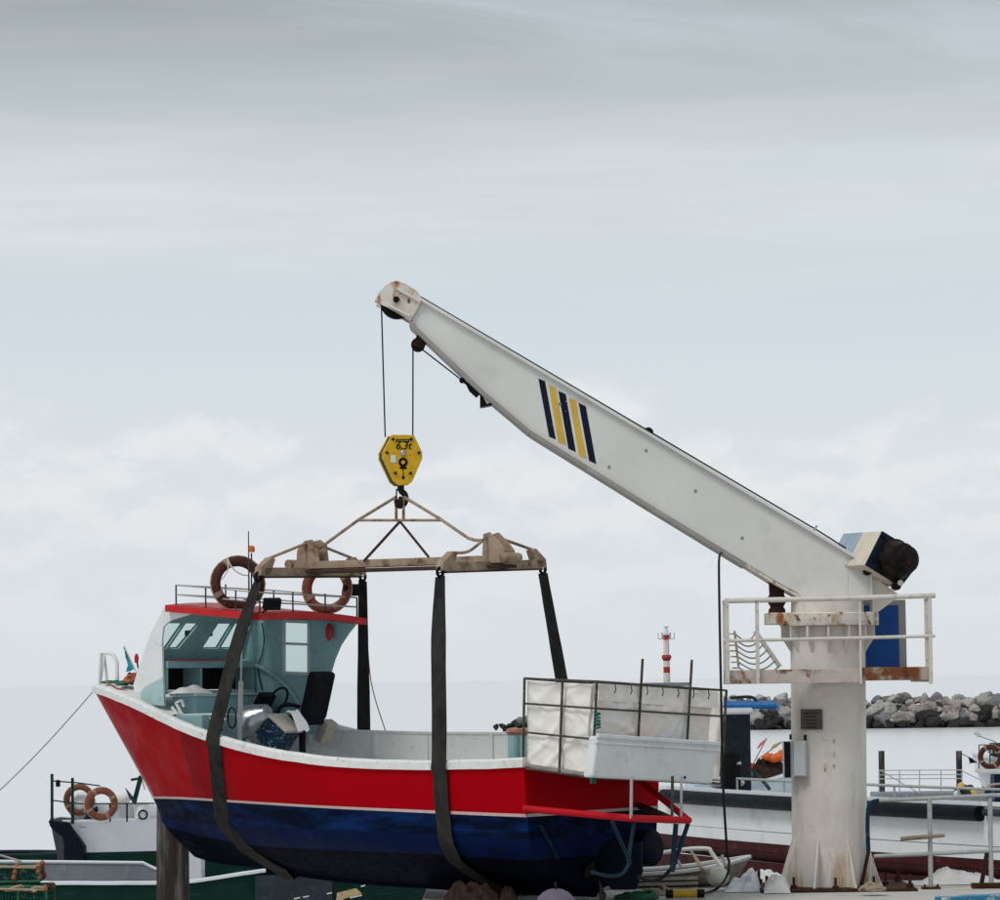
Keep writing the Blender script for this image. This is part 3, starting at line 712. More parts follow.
# roof
RW = 1.1
c00, c10 = bw(165, 605, RW), bw(259, 613.5, RW)      # port front, port aft (top edge)
c11 = bu(367, 618.5, c10.x)
sw_ = c11.y; c01 = V((c00.x, sw_, c00.z + (c11.z - c10.z)))
def roofp(a_, b_, dz=0.0):
    p = (c00 * (1 - a_) + c10 * a_) * (1 - b_) + (c01 * (1 - a_) + c11 * a_) * b_
    return p + V((0, 0, dz + .07 * (1 - (2 * b_ - 1) ** 2) * (1 - .3 * a_)))
n1, n2 = 8, 10
mb = MB().grid([[roofp(i / n1, j / n2) for j in range(n2 + 1)] for i in range(n1 + 1)])
mb.grid([[roofp(i / n1, j / n2, -.10) for j in range(n2 + 1)] for i in range(n1 + 1)])
def edge(fn):
    mb.grid([[fn(k, 0), fn(k, -.10)] for k in range(11)])
edge(lambda k, d: roofp(0, k / 10, d)); edge(lambda k, d: roofp(1, k / 10, d)); edge(lambda k, d: roofp(k / 10, 0, d)); edge(lambda k, d: roofp(k / 10, 1, d))
roof = mb.build('roof', M['roof_red'], boat, True)
MB().grid([[roofp(.04 + .92 * i / n1, .04 + .92 * j / n2, .006) for j in range(n2 + 1)] for i in range(n1 + 1)]).build('roof_deck', M['roof_top'], roof, True)
MB().grid([[roofp(.03 + .94 * i / n1, .03 + .94 * j / n2, -.108) for j in range(n2 + 1)] for i in range(n1 + 1)]).build('roof_lining', M['teal'], roof, True)
# roof rail
def rr_(a_, b_, h): return roofp(a_, b_, h)
loop = [(.06, .95), (.06, .05), (.95, .05), (.95, .95)]
posts = [(.06, .05), (.06, .5), (.06, .95), (.38, .05), (.70, .05), (.95, .05), (.95, .35), (.95, .65), (.95, .95), (.5, .95)]
for (a_, b_) in posts: MB().tube([rr_(a_, b_, 0), rr_(a_, b_, .29)], .013, 6).build('rail_post', M['tubes'], roof, True)
for h in (.29, .15): MB().tube([rr_(a_, b_, h) for a_, b_ in loop + loop[:1]], .012, 6).build('roof_rail', M['galv'], roof, True)
# mast, beacon, lights
p = roofp(.82, .08)
A = bw(249, 600, p.y); B_ = bw(248.5, 531, p.y)
MB().tube([A, B_], [.014, .008], 6).build('antenna', M['tubes'], roof, True)
A = bw(251.5, 600, p.y - .05); B_ = bw(251.5, 553, p.y - .05)
MB().tube([A, B_], .012, 6).build('beacon_post', M['tubes'], roof, True)
C = bw(251.5, 549, p.y - .05)
MB().lathe([(.045, -.045), (.05, -.02), (.045, .03), (.02, .05)], C, n=14).build('beacon', M['orange'], roof, True, smooth=True)
def flood(px, py, w, rz):
    c = bw(px, py, w); rot = Matrix.Rotation(rz, 3, 'Z') @ Matrix.Rotation(R(-25), 3, 'Y')
    o = MB().box(c, (.10, .26, .17), rot).build('floodlight', M['black'], roof, True, bevel=.02)
    MB().box(c - rot @ V((.055, 0, 0)), (.01, .22, .13), rot).build('lamp_glass', M['black'], o, True)
    MB().tube([c + V((.03, 0, -.05)), c + V((.16, .02, -.11)), c + V((.2, .03, -.2))], .014, 6).build('bracket', M['tubes'], o, True)
flood(272, 604, .9, R(-30)); flood(351, 590, -.95, R(-25))
# console with two open lockers under the windscreen
uc = bw(164.5, 676, WH).x
cw = WH - .04
zt, z1, z0 = bu(205, 661, uc).z, bu(205, 668, uc).z, bu(205, 690, uc).z
dz_ = .38
MB().box((uc + dz_ / 2 - .03, 0, (zt + z1) / 2), (dz_, 2 * cw, zt - z1)).build('dashboard', M['teal'], boat, True, bevel=.01)
MB().bar((uc - .05, cw, zt + .012), (uc - .05, -.2, zt + .012), .03, .018).build('dash_trim', M['redlamp'], boat, True)
wd = bu(201.5, 678, uc).y
for y_ in (cw - .02, wd, -cw + .02): MB().box((uc + dz_ / 2, y_, (z1 + z0) / 2), (dz_ - .02, .05, z1 - z0)).build('locker_divider', M['teal'], boat, True)
MB().box((uc + dz_ + .0, 0, (z1 + z0) / 2), (.03, 2 * cw - .1, z1 - z0 - .01)).build('locker_back', M['dark'], boat, True)
MB().box((uc + dz_ / 2, 0, z0 - .03), (dz_, 2 * cw, .055)).build('locker_shelf', M['teal_light'], boat, True)
zb_ = bu(205, 696, uc - .5).z
bwid = 2 * (min(hull_w(uc, zb_ - .3), .9) - .1)
MB().box((uc - .24, 0, zb_ - .155), (.5, bwid, .30)).build('bench', M['teal'], boat, True, bevel=.01)
MB().box((uc - .26, 0, zb_ + .018), (.56, bwid + .1, .035)).build('bench_top', M['teal_light'], boat, True, bevel=.008)
ez = zb_ - .27; ew = hull_w(uc - .4, ez - .35) - .1
MB().box((uc - .66, .0, ez - .175), (.55, 2 * ew, .35)).build('engine_cover', M['teal'], boat, True, bevel=.015)
# pilot's things: stick frames beside the engine cover
mb = MB()
for (a_, b_) in [((172, 707), (178, 715)), ((176, 703), (186, 722)), ((180, 715), (226, 714)), ((184, 717), (226, 719)), ((176, 703), (182, 700)), ((182, 700), (184, 707))]:
    mb.bar(bw(*a_, .95), bw(*b_, .95), .03, .03)
mb.build('rack', M['white'], boat, True)
for k in range(5): A = bw(186 + k * 8, 719, .85); MB().bar(A, A + V((-.05, 0, -.18)), .05, .04).build('rack_gear', M['slate'], boat, True)
# crumpled sheet on the bench
rows = []
c = bu(190, 692, uc - .3)
for i in range(9):
    rows.append([])
    for j in range(13):
        x = (i / 8 - .5) * .42; y = -(j / 12 - .5) * .62
        e = max(0, 1 - (abs(i / 4 - 1)) ** 2) * max(0, 1 - (abs(j / 6 - 1)) ** 2.5)
        z = .10 * e * (1.1 + .5 * noise.noise(V((x * 7, y * 6, 2)))) + .02 * e * abs(noise.noise(V((x * 20, y * 20, 5)))) + .004
        rows[-1].append(V((c.x + x, c.y + y, zb_ + .037 + z)))
MB().grid(rows).build('crumpled_sheet', M['paper'], boat, True)
# seat
sb = bw(312, 716, -.25)
tilt = Matrix.Rotation(R(-17), 3, 'Y')
seat = MB().box(sb + tilt @ V((-.02, 0, .32)), (.13, .50, .72), tilt).build('backrest', M['seat'], boat, True, bevel=.05)
MB().box(sb + V((.22, 0, -.06)), (.50, .50, .15)).build('seat_cushion', M['seat'], boat, True, bevel=.04)
MB().lathe([(.22, DECK), (.22, DECK + .03), (.05, DECK + .05), (.05, sb.z - .12)], (sb.x + .2, sb.y, 0), n=16).build('seat_pedestal', M['black'], boat, True)
for y_ in (.27, -.27):
    MB().tube(smooth_path([sb + V((.0, y_, .14)), sb + V((.22, y_, .17)), sb + V((.40, y_, .12)), sb + V((.44, y_, -.05))]), .03, 8).build('armrest', M['seat'], boat, True, smooth=True)
# steering gear and dark instrument, steel hauler drum, blue fish box
c = bw(265, 700, -.35)
MB().box(c, (.12, .3, .22), Matrix.Rotation(R(-35), 3, 'Y')).build('instrument', M['black'], boat, True, bevel=.02)
MB().tube([c, c + V((.05, 0, -.3)), V((c.x + .05, c.y, DECK))], .035, 8).build('instrument_post', M['teal'], boat, True)
c = bw(278, 700, -.2)
MB().torus(c, (1, .1, .5), .20, .018, 28, 8).build('steering_wheel', M['black'], boat, True, smooth=True)
c = bw(255, 722, .62)
ax = V((-.9, -.25, .38)).normalized()
MB().lathe([(.10, -.16), (.27, -.13), (.28, -.05), (.25, .06), (.17, .26), (.08, .28)], c, ax, 28).build('hauler_drum', M['steel'], boat, True, smooth=True)
MB().tube([c - ax * .1, V((c.x, c.y - .05, DECK))], .07, 10).build('hauler_post', M['galv'], boat, True)
rot = Matrix.Rotation(R(10), 3, 'Z') @ Matrix.Rotation(R(-38), 3, 'Y')
c = bw(278, 735, .55)
MB().box(c, (.38, .40, .38), rot).build('fish_box', M['fishbox'], boat, True, bevel=.015)
MB().box(c + rot @ V((0, 0, .213)), (.41, .44, .045), rot).build('fish_box_lid', M['boxlid'], boat, True, bevel=.01)
rows = []
for i in range(8):
    t = i / 7; A = bw(291 + 13 * t, 711 + 20 * t * t, .35); rows.append([A + V((0, y_, .02 * math.sin(y_ * 40 + i))) for y_ in (-.12, -.06, 0, .06, .12)])
MB().grid(rows).build('white_rag', M['cloth'], boat, True, smooth=True)
A = bw(326, 722, -.6)
MB().box((A.x, A.y, A.z - .14), (.16, .22, .34), Matrix.Rotation(R(-30), 3, 'Y')).build('grey_box', M['boxlid'], boat, True, bevel=.015)
A, B_ = bw(242.5, 617, 1.1), bw(239.5, 746, 1.1)
MB().tube([A, A.lerp(B_, .5)], .013, 8).build('aerial_pole', M['galv'], boat, True)
MB().tube([A.lerp(B_, .5), B_], .035, 10).build('pole_foot', M['galv'], boat, True)
mb = MB().torus(bw(232, 718, .7), (.4, 1, 0), .15, .012, 24, 6); mb.build('hose_coil', M['black'], boat, True)
MB().ball(bw(329, 632, SW + .08), .09, 12, (.7, .5, 1.5)).build('red_float', M['redlamp'], boat, True, smooth=True)
c = bw(516, 741, 1.15)
mb = MB()
for k in range(2):
    q_ = bw(514 + 11 * k, 744, .9 - .5 * k)
    MB().lathe([(.085, -.3), (.085, .12)], q_, n=14).build('teal_drum', M['teal'], boat, True, smooth=True)
    MB().lathe([(.09, .122), (.11, .16), (.1, .2), (.03, .22)], q_, n=14).build('drum_cap', M['netpink'], boat, True, smooth=True)
# bow rail, flags, rope heap
mb = MB()
for w in (.12,):
    mb.tube([bw(99, 692, w), bw(101.5, 653, w), bw(110, 653.5, w), bw(114, 655.5, w), bw(117, 663, w), bw(117.5, 694, w)], .03, 8)
mb.tube([bw(99, 692, .12), bw(104, 655, -.06), bw(108, 690, -.16)], .025, 8)
mb.build('bow_rail', M['white'], boat, True, smooth=True)
A, B_ = bw(141, 682, .35), bw(124, 646, .35)
MB().tube([A, B_], .010, 6).build('flag_stick', M['ropewhite'], boat, True)
rows = []
for i in range(7):
    t = i / 6; a_ = bw(124 + 10.5 * t, 646.5 + 23 * t, .35); b_ = bw(126 + 1.5 * t, 652 + 20 * t, .35)
    rows.append([a_.lerp(b_, k / 4) + V((0, .03 * math.sin(k * 2 + i), 0)) for k in range(5)])
MB().grid(rows).build('flag', M['flag_teal'], boat, True, smooth=True)
MB().tube([bw(141, 680, .3), bw(136.5, 660, .3)], .014, 6).build('dan_stick', M['slate'], boat, True)
MB().lathe([(.03, -.06), (.035, .03), (.015, .08)], bw(136.5, 659, .3), n=10).build('dan_tip', M['redlamp'], boat, True)
def heap(c, rx, ry, rz_, r, n, seed, turns=5):
    rnd = random.Random(seed); mb = MB(); pts = []
    for k in range(n):
        a_ = k / n * turns * 2 * math.pi; e = rnd.uniform(.35, 1)
        pts.append(V(c) + V((rx * e * math.cos(a_), ry * e * math.sin(a_), rz_ * rnd.random() * (1.15 - e))))
    return mb.tube(smooth_path(pts, 4), r, 6)
heap(bw(136, 685, .2) + V((0, 0, 0)), .28, .28, .24, .022, 46, 1).build('rope_heap', M['ropegreen'], boat, True, smooth=True)
heap(bw(137, 682, .25), .2, .2, .24, .022, 34, 2).build('rope_heap', M['ropeorange'], boat, True, smooth=True)
heap(bw(115, 683, .1), .3, .16, .05, .014, 40, 3).build('rope_heap', M['ropegreen'], boat, True, smooth=True)
MB().tube(smooth_path([bw(x, y, .5) for x, y in [(106, 682), (116, 688), (126, 691), (134, 696)]]), .014, 6).build('deck_rope', M['ropeorange'], boat, True, smooth=True)
# stern platform tubes
T0, T1 = bw(519, 808.5, 1.45), bw(632, 818.5, 1.30)
T2 = bu(689, 820.5, T1.x)
MB().tube([V((.02, T0.y, T0.z)), T1, T2], .047, 12).build('stern_tube', M['red_tube'], boat, True, smooth=True)
D = bu(636, 778, -.02)
MB().tube([T2, V((-.02, D.y, D.z))], .045, 10).build('stern_brace', M['red_tube'], boat, True, smooth=True)
D2 = bu(640, 806, -.02)
MB().tube([T1.lerp(T2, .7), V((-.02, D2.y, D2.z))], .05, 10).build('stern_brace', M['spreader_dark'], boat, True, smooth=True)
D3 = bw(560, 811, .6)
for (a_, b_, mt, r) in [((688, 824), (673, 868), 'strut_blue', .03), ((676, 824), (672, 872), 'strut_blue', .035), ((634, 822), (628, 862), 'strut_blue', .025), ((612, 822), (630, 862), 'strut_blue', .025)]:
    MB().tube([bu(*a_, T1.x + .02), bu(*b_, T1.x + .02)], r, 8).build('strut', M[mt], boat, True)
MB().tube(smooth_path([bu(x, y, T1.x + .06) for x, y in [(672, 868), (662, 878), (650, 881), (638, 877)]]), .025, 8).build('hose', M['black'], boat, True, smooth=True)
MB().tube(smooth_path([bu(x, y, T1.x + .1) for x, y in [(630, 862), (622, 874), (608, 876), (592, 872)]]), .022, 8).build('hose', M['strut_blue'], boat, True, smooth=True)
for (px, w_) in [(631, 0), (672, 1), (681, 2)]:
    A = bu(px, 819, T1.x); B_ = bu(px + .5, 776, T1.x); MB().tube([A, B_], .02 if w_ != 2 else .017, 8).build('support_post', M['galv' if w_ != 1 else 'tubes'], boat, True)
# rudder, propeller, stern gear
poly = [(598, 850), (612, 838), (640, 842), (641, 872), (634, 890), (612, 890), (600, 880)]
MB().prism([bw(x, y, .03) for x, y in poly], (0, -.06, 0)).build('rudder', M['rudderblue'], boat, True, bevel=.02)
c = bu(648, 848, -.25)
MB().lathe([(.20, -.12), (.25, -.08), (.25, .1), (.2, .14)], c, (1, 0, 0), 20).build('stern_drum', M['rudderblue'], boat, True, smooth=True)
MB().bar(c + V((0, 0, .0)), V((.3, c.y + .05, c.z + .1)), .1, .1).build('drum_bracket', M['rudderblue'], boat, True)
for k in range(3):
    a_ = k * 2.1 + .4; c = V((-.12, 0, SEC[0][2].z + .1)); d = V((0, math.cos(a_), math.sin(a_)))
    MB().prism([c + d * .05 + V((.05, 0, 0)), c + d * .28 + d.cross(V((1, 0, 0))) * .12 + V((.04, 0, 0)), c + d * .34, c + d * .28 - d.cross(V((1, 0, 0))) * .12 - V((.04, 0, 0))], (.02, 0, 0)).build('propeller_blade', M['hook_dark'], boat, True)
sk = [SEC[i][0] for i in range(0, 33)]
mb = MB().grid([[V((p.x, .05, p.z + .06)), V((p.x, .05, p.z - .05)), V((p.x, -.05, p.z - .05)), V((p.x, -.05, p.z + .06))] for p in sk])
mb.build('keel', M['antifoul'], boat, True)
for (px, y0, y1) in [(548, 826, 858)]:
    MB().bar(bw(540, 826, 1.0).lerp(bu(540, 826, -.03), 1), bu(557, 858, -.03), .05, .02).build('stern_strip', M['strut_blue'], boat, True)

# ------------------------------------------------------------------ lifebuoys on the cabin roof
def lifebuoy(name, c, nrm, Rr, r, label, mt, group=None, parent_tag=True):
    nrm = V(nrm).normalized()
    o = thing(name, label, 'lifebuoy', (c.x, c.y, c.z - Rr - r), 0, group)
    MB().torus(c, nrm, Rr, r, 44, 14, .8).build('ring', mt, o, smooth=True)
    a = nrm.cross(V((0, 0, 1))).normalized(); b_ = nrm.cross(a)
    for k in range(4):
        t = .5 + k * math.pi / 2; d = a * math.cos(t) + b_ * math.sin(t); tg = nrm.cross(d)
        arc = [c + (a * math.cos(t + q_) + b_ * math.sin(t + q_)) * Rr for q_ in (-.11, -.04, .04, .11)]
        MB().tube(arc, r * 1.05, 14).build('band', M['buoy_band'], o, smooth=True)
    pts = []
    for k in range(4):
        t0_ = .5 + k * math.pi / 2
        for j in range(6):
            t = t0_ + j / 6 * math.pi / 2; pts.append(c + (a * math.cos(t) + b_ * math.sin(t)) * (Rr + r * (.98 + .10 * math.sin(j / 6 * math.pi))) + nrm * r * .3)
    MB().tube(pts, .011, 6, True).build('grab_rope', M['ropetan'], o, smooth=True)
    return o
n_cam = V((.28, -1, .06))
c1 = BM @ bw(237.5, 583.5, .75); s1 = c1.y / F
lb1 = lifebuoy('lifebuoy', c1, n_cam, 22.2 * s1, 5.1 * s1, 'worn orange brown lifebuoy at the left front of the red cabin roof', M['buoy_dark'])
c2 = BM @ bw(327.5, 588.5, -.75); s2 = c2.y / F
lifebuoy('lifebuoy', c2, V((-.25, -1, .08)), 21 * s2, 4.7 * s2, 'faded orange lifebuoy behind the lifting beam at the right of the cabin roof', M['buoy'])
MB().tube(smooth_path([c1 + V(((x - 237.5) * s1, -.11, (583.5 - y) * s1)) for x, y in [(228, 558), (231, 565), (236, 571), (243, 575), (250, 576)]]), .012, 6).build('hanging_rope', M['ropewhite'], lb1, smooth=True)
MB().tube(smooth_path([c1 + V(((x - 237.5) * s1, -.11, (583.5 - y) * s1)) for x, y in [(228, 558), (229, 568), (226, 575), (222, 580)]]), .010, 6).build('hanging_rope', M['ropewhite'], lb1, smooth=True)

# ------------------------------------------------------------------ canvas-sided net bin on the stern
WB = 1.44
bTL, bTR, bBL, bBR = bw(524.5, 678.5, WB), bw(597, 681.5, WB), bw(523, 768, WB), bw(592, 778, WB)
uB = bTR.x
bSR, bSB = bu(726.5, 690.5, uB), bu(721, 784, uB)
def wbl(p): return BM @ V(p)
binr = thing('net_bin', 'steel framed bin with white canvas sides standing on the boat stern', 'bin', wbl((uB / 2, 0, bBR.z)), YAW)
def P4(a_, b_, c_, d_, s, t): return a_.lerp(b_, s).lerp(d_.lerp(c_, s), t)
def canvas(a_, b_, c_, d_, off, seed, amp, mt, name, s0=0, s1=1, t0=0, t1=1):
    rows = []
    n_ = (b_ - a_).cross(d_ - a_).normalized()
    for i in range(61):
        rows.append([])
        for j in range(41):
            s = s0 + (s1 - s0) * i / 60; t = t0 + (t1 - t0) * j / 40
            p = P4(a_, b_, c_, d_, s, t)
            e = math.sin(math.pi * min(1, max(0, (s - s0) / (s1 - s0)))) ** .5
            fold = lambda a_, f_: 1 - min(1, abs(noise.noise(a_)) * f_)
            wv = amp * (.8 * noise.noise(p * 1.5 + V((seed, 0, 0))) - .55 * fold(V((p.x * 1.6 + p.z * 1.9, p.y * 1.6 - p.z * 1.3, seed)), 5) - .35 * fold(V((p.x * 3.2 - p.z * 2.4, p.y * 3.2 + p.z * 2.9, seed + 7)), 4) + .2 * noise.noise(p * 6 + V((seed, 1, 1))))
            sag = .03 * math.sin(s * 19 + seed) * (1 - t) if t0 == 0 else 0
            rows[-1].append(BM @ (p + n_ * (off + wv * (.4 + .6 * e)) - V((0, 0, max(0, sag)))))
    return MB().grid(rows).build(name, mt, binr, smooth=True, ang=70)
canvas(bTL, bTR, bBR, bBL, .07, 2.0, .06, M['canvas'], 'canvas_side', .005, 1.0, .03, 1.0)
canvas(bTR, bSR, bSB, bBR, .10, 5.0, .065, M['canvas_pink'], 'canvas_end', .0, .93, .05, .62)
canvas(bTR, bSR, bSB, bBR, .07, 8.0, .06, M['canvas'], 'canvas_flap', .0, .97, .02, .20)
fTL, fBL = bTL + (bSR - bTR), bBL + (bSB - bBR)
canvas(bSR, fTL, fBL, bSB, .05, 11.0, .04, M['canvas'], 'canvas_side', .01, .99, .04, .98)
def btube(pts, r, name='frame_tube', mt='tubes'): return MB().tube([BM @ V(p) for p in pts], r, 8).build(name, M[mt], binr, smooth=True)
for s in (0, .53, 1): btube([P4(bTL, bTR, bBR, bBL, s, 0), P4(bTL, bTR, bBR, bBL, s, 1.0)], .018)
for t in (0, .28, .60, 1.0): btube([P4(bTL, bTR, bBR, bBL, 0, t), P4(bTL, bTR, bBR, bBL, 1, t)], .014)
for s, ext in ((.33, -.27), (.71, -.30), (1.0, 0)): btube([P4(bTR, bSR, bSB, bBR, s, ext), P4(bTR, bSR, bSB, bBR, s, 1.0)], .018)
for t in (0, .28, 1.0): btube([P4(bTR, bSR, bSB, bBR, 0, t), P4(bTR, bSR, bSB, bBR, 1, t)], .014)
for t in (0, .5, 1.0): btube([P4(bSR, fTL, fBL, bSB, 0, t), P4(bSR, fTL, fBL, bSB, 1, t)], .014)
btube([fTL, fBL], .022); btube([bTL, fTL], .018); btube([bBL, fBL], .018)
MB().prism([BM @ (p + V((0, 0, .03))) for p in (bBL, bBR, bSB, fBL)], (0, 0, .03)).build('added_shade_floor', M['oldwood'], binr)  # opaque floor added to keep sky light off the transom
for k in range(4): btube([bBL.lerp(fBL, (k + .5) / 4), bBR.lerp(bSB, (k + .5) / 4)], .02, 'floor_tube')
for k in range(7):
    s = .12 + k * .12
    c = P4(bTR, bSR, bSB, bBR, s, .03); btube([c + V((-.03, 0, .05)), c + V((-.045, 0, -.06)), c + V((-.03, .01, -.1))], .008, 'lashing')
for k in range(5):
    c = bTR + V((-.0, .0, -.42 - .045 * k)); MB().torus(BM @ c, (0.3 * math.sin(k), .3 * math.cos(k * 2), 1), .032, .014, 14, 6).build('lashing_turn', M['ropeteal'], binr, smooth=True)
heapm = MB()
c = P4(bTL, bTR, bBR, bBL, 1.0, .93)
heapm.tube(smooth_path([BM @ (c + V((random.uniform(-.08, .05), random.uniform(-.02, .1), random.uniform(-.16, .12)))) for _ in range(26)], 4), .014, 6)
heapm.build('lashing_rope', M['ropeteal'], binr, smooth=True)
# the white tray hung on the end of the bin
tA, tB, tC, tD = [bu(x, y, uB - .19) for x, y in ((598, 736), (719, 744), (713, 784), (592, 777.5))]
tray = thing('fish_tray', 'long white plastic fish tray leaning on the end of the canvas bin', 'tray', BM @ ((tC + tD) / 2), YAW)
dv = V((.155, 0, 0))
MB().prism([BM @ p for p in (tA, tB, tC, tD)], (BM.to_3x3() @ dv)).build('body', M['tray'], tray, bevel=.03)
for t in (.0, .16):
    MB().bar(BM @ (P4(tA, tB, tC, tD, -.01, t) + V((-.006, 0, 0))), BM @ (P4(tA, tB, tC, tD, 1.01, t) + V((-.006, 0, 0))), .05, .055 if t == 0 else .035).build('rim', M['tray'], tray, bevel=.012)
MB().lathe([(.02, -.01), (.02, .012)], BM @ (P4(tA, tB, tC, tD, .75, .88)), BM.to_3x3() @ V((-1, 0, 0)), 10).build('drain_plug', M['black'], tray)

# ------------------------------------------------------------------ crane
CY = 46.0; sC = CY / F
cb = at(830, 893, CY)
crane = thing('dock_crane', 'white rust-stained slewing dock crane with long sloping boom on the quay', 'crane', (cb.x, CY, 0))
cx = cb.x
lean = -.008
def cz(y): return at(830, y, CY).z
def cX(px, y=760, Y=CY): return at(px, y, Y).x
colR = 37.3 * sC
axis_top = at(827.5, 600, CY).x
colT = cz(640)
pc = MB()
n = 40; prof = [(colR, .045), (colR, colT)]
pc.lathe([(colR * 1.0, .60), (colR, cz(684)), (colR, cz(640))], (0, 0, 0), n=n)
pc.v = [V((p.x + cx + (axis_top - cx) * p.z / cz(600), p.y + CY, p.z)) for p in pc.v]
pc.build('column', M['crane'], crane, smooth=True)
MB().lathe([(colR, .045), (colR, .60)], (cx + (axis_top - cx) * .3 / cz(600), CY, 0), n=n).build('column_foot', M['col_base'], crane, smooth=True)
def cax(z): return cx + (axis_top - cx) * z / cz(600)
# base plate, gusset fins, bolts
MB().box((cx + .05, CY, .02), (152 * sC, 1.75, .045)).build('base_plate', M['base_rust'], crane, bevel=.006)
NF = 8
for k in range(NF):
    a_ = 2 * math.pi * (k + .5) / NF; d = V((math.cos(a_), math.sin(a_), 0)); t_ = V((-d.y, d.x, 0)) * .012
    c = V((cax(.3), CY, 0))
    MB().prism([c + d * (colR - .02) + V((0, 0, .046)) - t_, c + d * (colR + .24) + V((0, 0, .046)) - t_, c + d * (colR + .20) + V((0, 0, .12)) - t_, c + d * (colR + .012) + V((0, 0, .70)) - t_, c + d * (colR - .02) + V((0, 0, .70)) - t_], t_ * 2).build('gusset', M['col_base'], crane)
    a2 = 2 * math.pi * k / NF; e = V((math.cos(a2), math.sin(a2), 0)); q_ = V((cx, CY, 0)) + e * (colR + .26)
    MB().lathe([(.045, .043), (.045, .085), (.02, .09), (.02, .20)], q_, n=8).build('anchor_bolt', M['base_rust'], crane)
for sx in (-1, 1):
    for sy in (-.7, .7):
        MB().lathe([(.05, .043), (.05, .1), (.022, .105), (.022, .23)], (cx + .05 + sx * 70 * sC, CY + sy, 0), n=8).build('anchor_bolt', M['base_rust'], crane)
# collar, slewing ring
ax_ = cax(cz(630))
def C3(px, y, Y): return at(px, y, Y)
MB().lathe([(colR - .004, cz(641)), (colR - .004, cz(626.3))], (ax_, CY, 0), n=40).build('collar', M['crane'], crane, smooth=True, ang=25)
for k in range(14):
    a_ = 2 * math.pi * (k + .3) / 14; d = V((math.cos(a_), math.sin(a_), 0)); t_ = V((-d.y, d.x, 0)) * .014; c = V((ax_, CY, 0))
    MB().prism([c + d * (colR - .01) + V((0, 0, cz(654))) - t_, c + d * 47.5 * sC + V((0, 0, cz(637))) - t_, c + d * 47.5 * sC + V((0, 0, cz(626.2))) - t_, c + d * (colR - .01) + V((0, 0, cz(626.2))) - t_], t_ * 2).build('collar_fin', M['crane'], crane)
MB().lathe([(49 * sC, cz(626)), (49.5 * sC, cz(625)), (49.5 * sC, cz(614)), (48.5 * sC, cz(613))], (ax_ + .02, CY, 0), n=44).build('slewing_ring', M['crane_rusty'], crane, smooth=True, ang=30)
A = at(768, 619, CY - .05)
MB().box((A.x + 16 * sC, CY - .05, A.z), (36 * sC, .62, 11.5 * sC)).build('motor_mount', M['crane_rusty'], crane, bevel=.01)
A = at(777, 612.5, CY - .05); zz = lambda y: at(777, y, CY - .05).z
MB().lathe([(8.5 * sC, zz(613)), (8.5 * sC, zz(610)), (6.5 * sC, zz(607)), (9.5 * sC, zz(602)), (9.5 * sC, zz(598)), (7.5 * sC, zz(595)), (7.8 * sC, zz(584)), (9.5 * sC, zz(581)), (9.0 * sC, zz(575))], (A.x, CY - .05, 0), n=18).build('slewing_motor', M['rustbrown'], crane, smooth=True)
MB().lathe([(36.5 * sC, cz(613.5)), (36 * sC, cz(596))], (ax_, CY, 0), n=36).build('turret', M['crane'], crane, smooth=True)
# boom: webs, flanges
BD = .25
def web(pl, y0, y1):
    return MB().prism([at(px, py, CY) + V((0, y0, 0)) for px, py in pl], (0, y1 - y0, 0))
WEB = [(421, 303), (640, 432.5), (862, 565), (869, 575), (870, 600), (793, 600), (797, 594), (775, 582), (650, 506), (531, 432), (487, 395), (412, 324)]
web(WEB, -BD, BD).build('boom', M['crane_boom'], crane)
def flange(pl, name, w=BD * 2 + .14, th=.035, up=1, mt='crane_boom'):
    mb = MB(); pts = [at(x, y, CY) for x, y in pl]; rows = []
    for i, p in enumerate(pts):
        d = (pts[min(i + 1, len(pts) - 1)] - pts[max(i - 1, 0)]).normalized(); nn = V((-d.z, 0, d.x)) * up
        rows.append([p - nn * .006 + V((0, -w / 2, 0)), p + nn * (th + .002) + V((0, -w / 2, 0)), p + nn * (th + .002) + V((0, w / 2, 0)), p - nn * .006 + V((0, w / 2, 0)), p - nn * .006 + V((0, -w / 2, 0))])
    mb.grid(rows); mb.f.append([0, 1, 2, 3]); k = (len(rows) - 1) * 5; mb.f.append([k, k + 1, k + 2, k + 3])
    return mb.build(name, M[mt], crane, bevel=.005)
flange([(420, 302), (640, 432), (863, 565)], 'top_flange', up=1)
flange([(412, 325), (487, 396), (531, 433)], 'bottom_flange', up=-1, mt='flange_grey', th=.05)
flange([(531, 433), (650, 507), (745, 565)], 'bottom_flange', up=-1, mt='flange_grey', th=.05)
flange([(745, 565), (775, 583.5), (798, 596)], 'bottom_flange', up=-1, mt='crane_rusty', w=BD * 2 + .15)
MB().box((at(869, 590, CY).x, CY, at(869, 588, CY).z), (.03, BD * 2 + .1, 25 * sC)).build('end_plate', M['crane_boom'], crane)
web([(871, 576), (899, 596), (876, 613), (871, 612)], -.16, .16).build('winch_bracket', M['crane'], crane, bevel=.006)
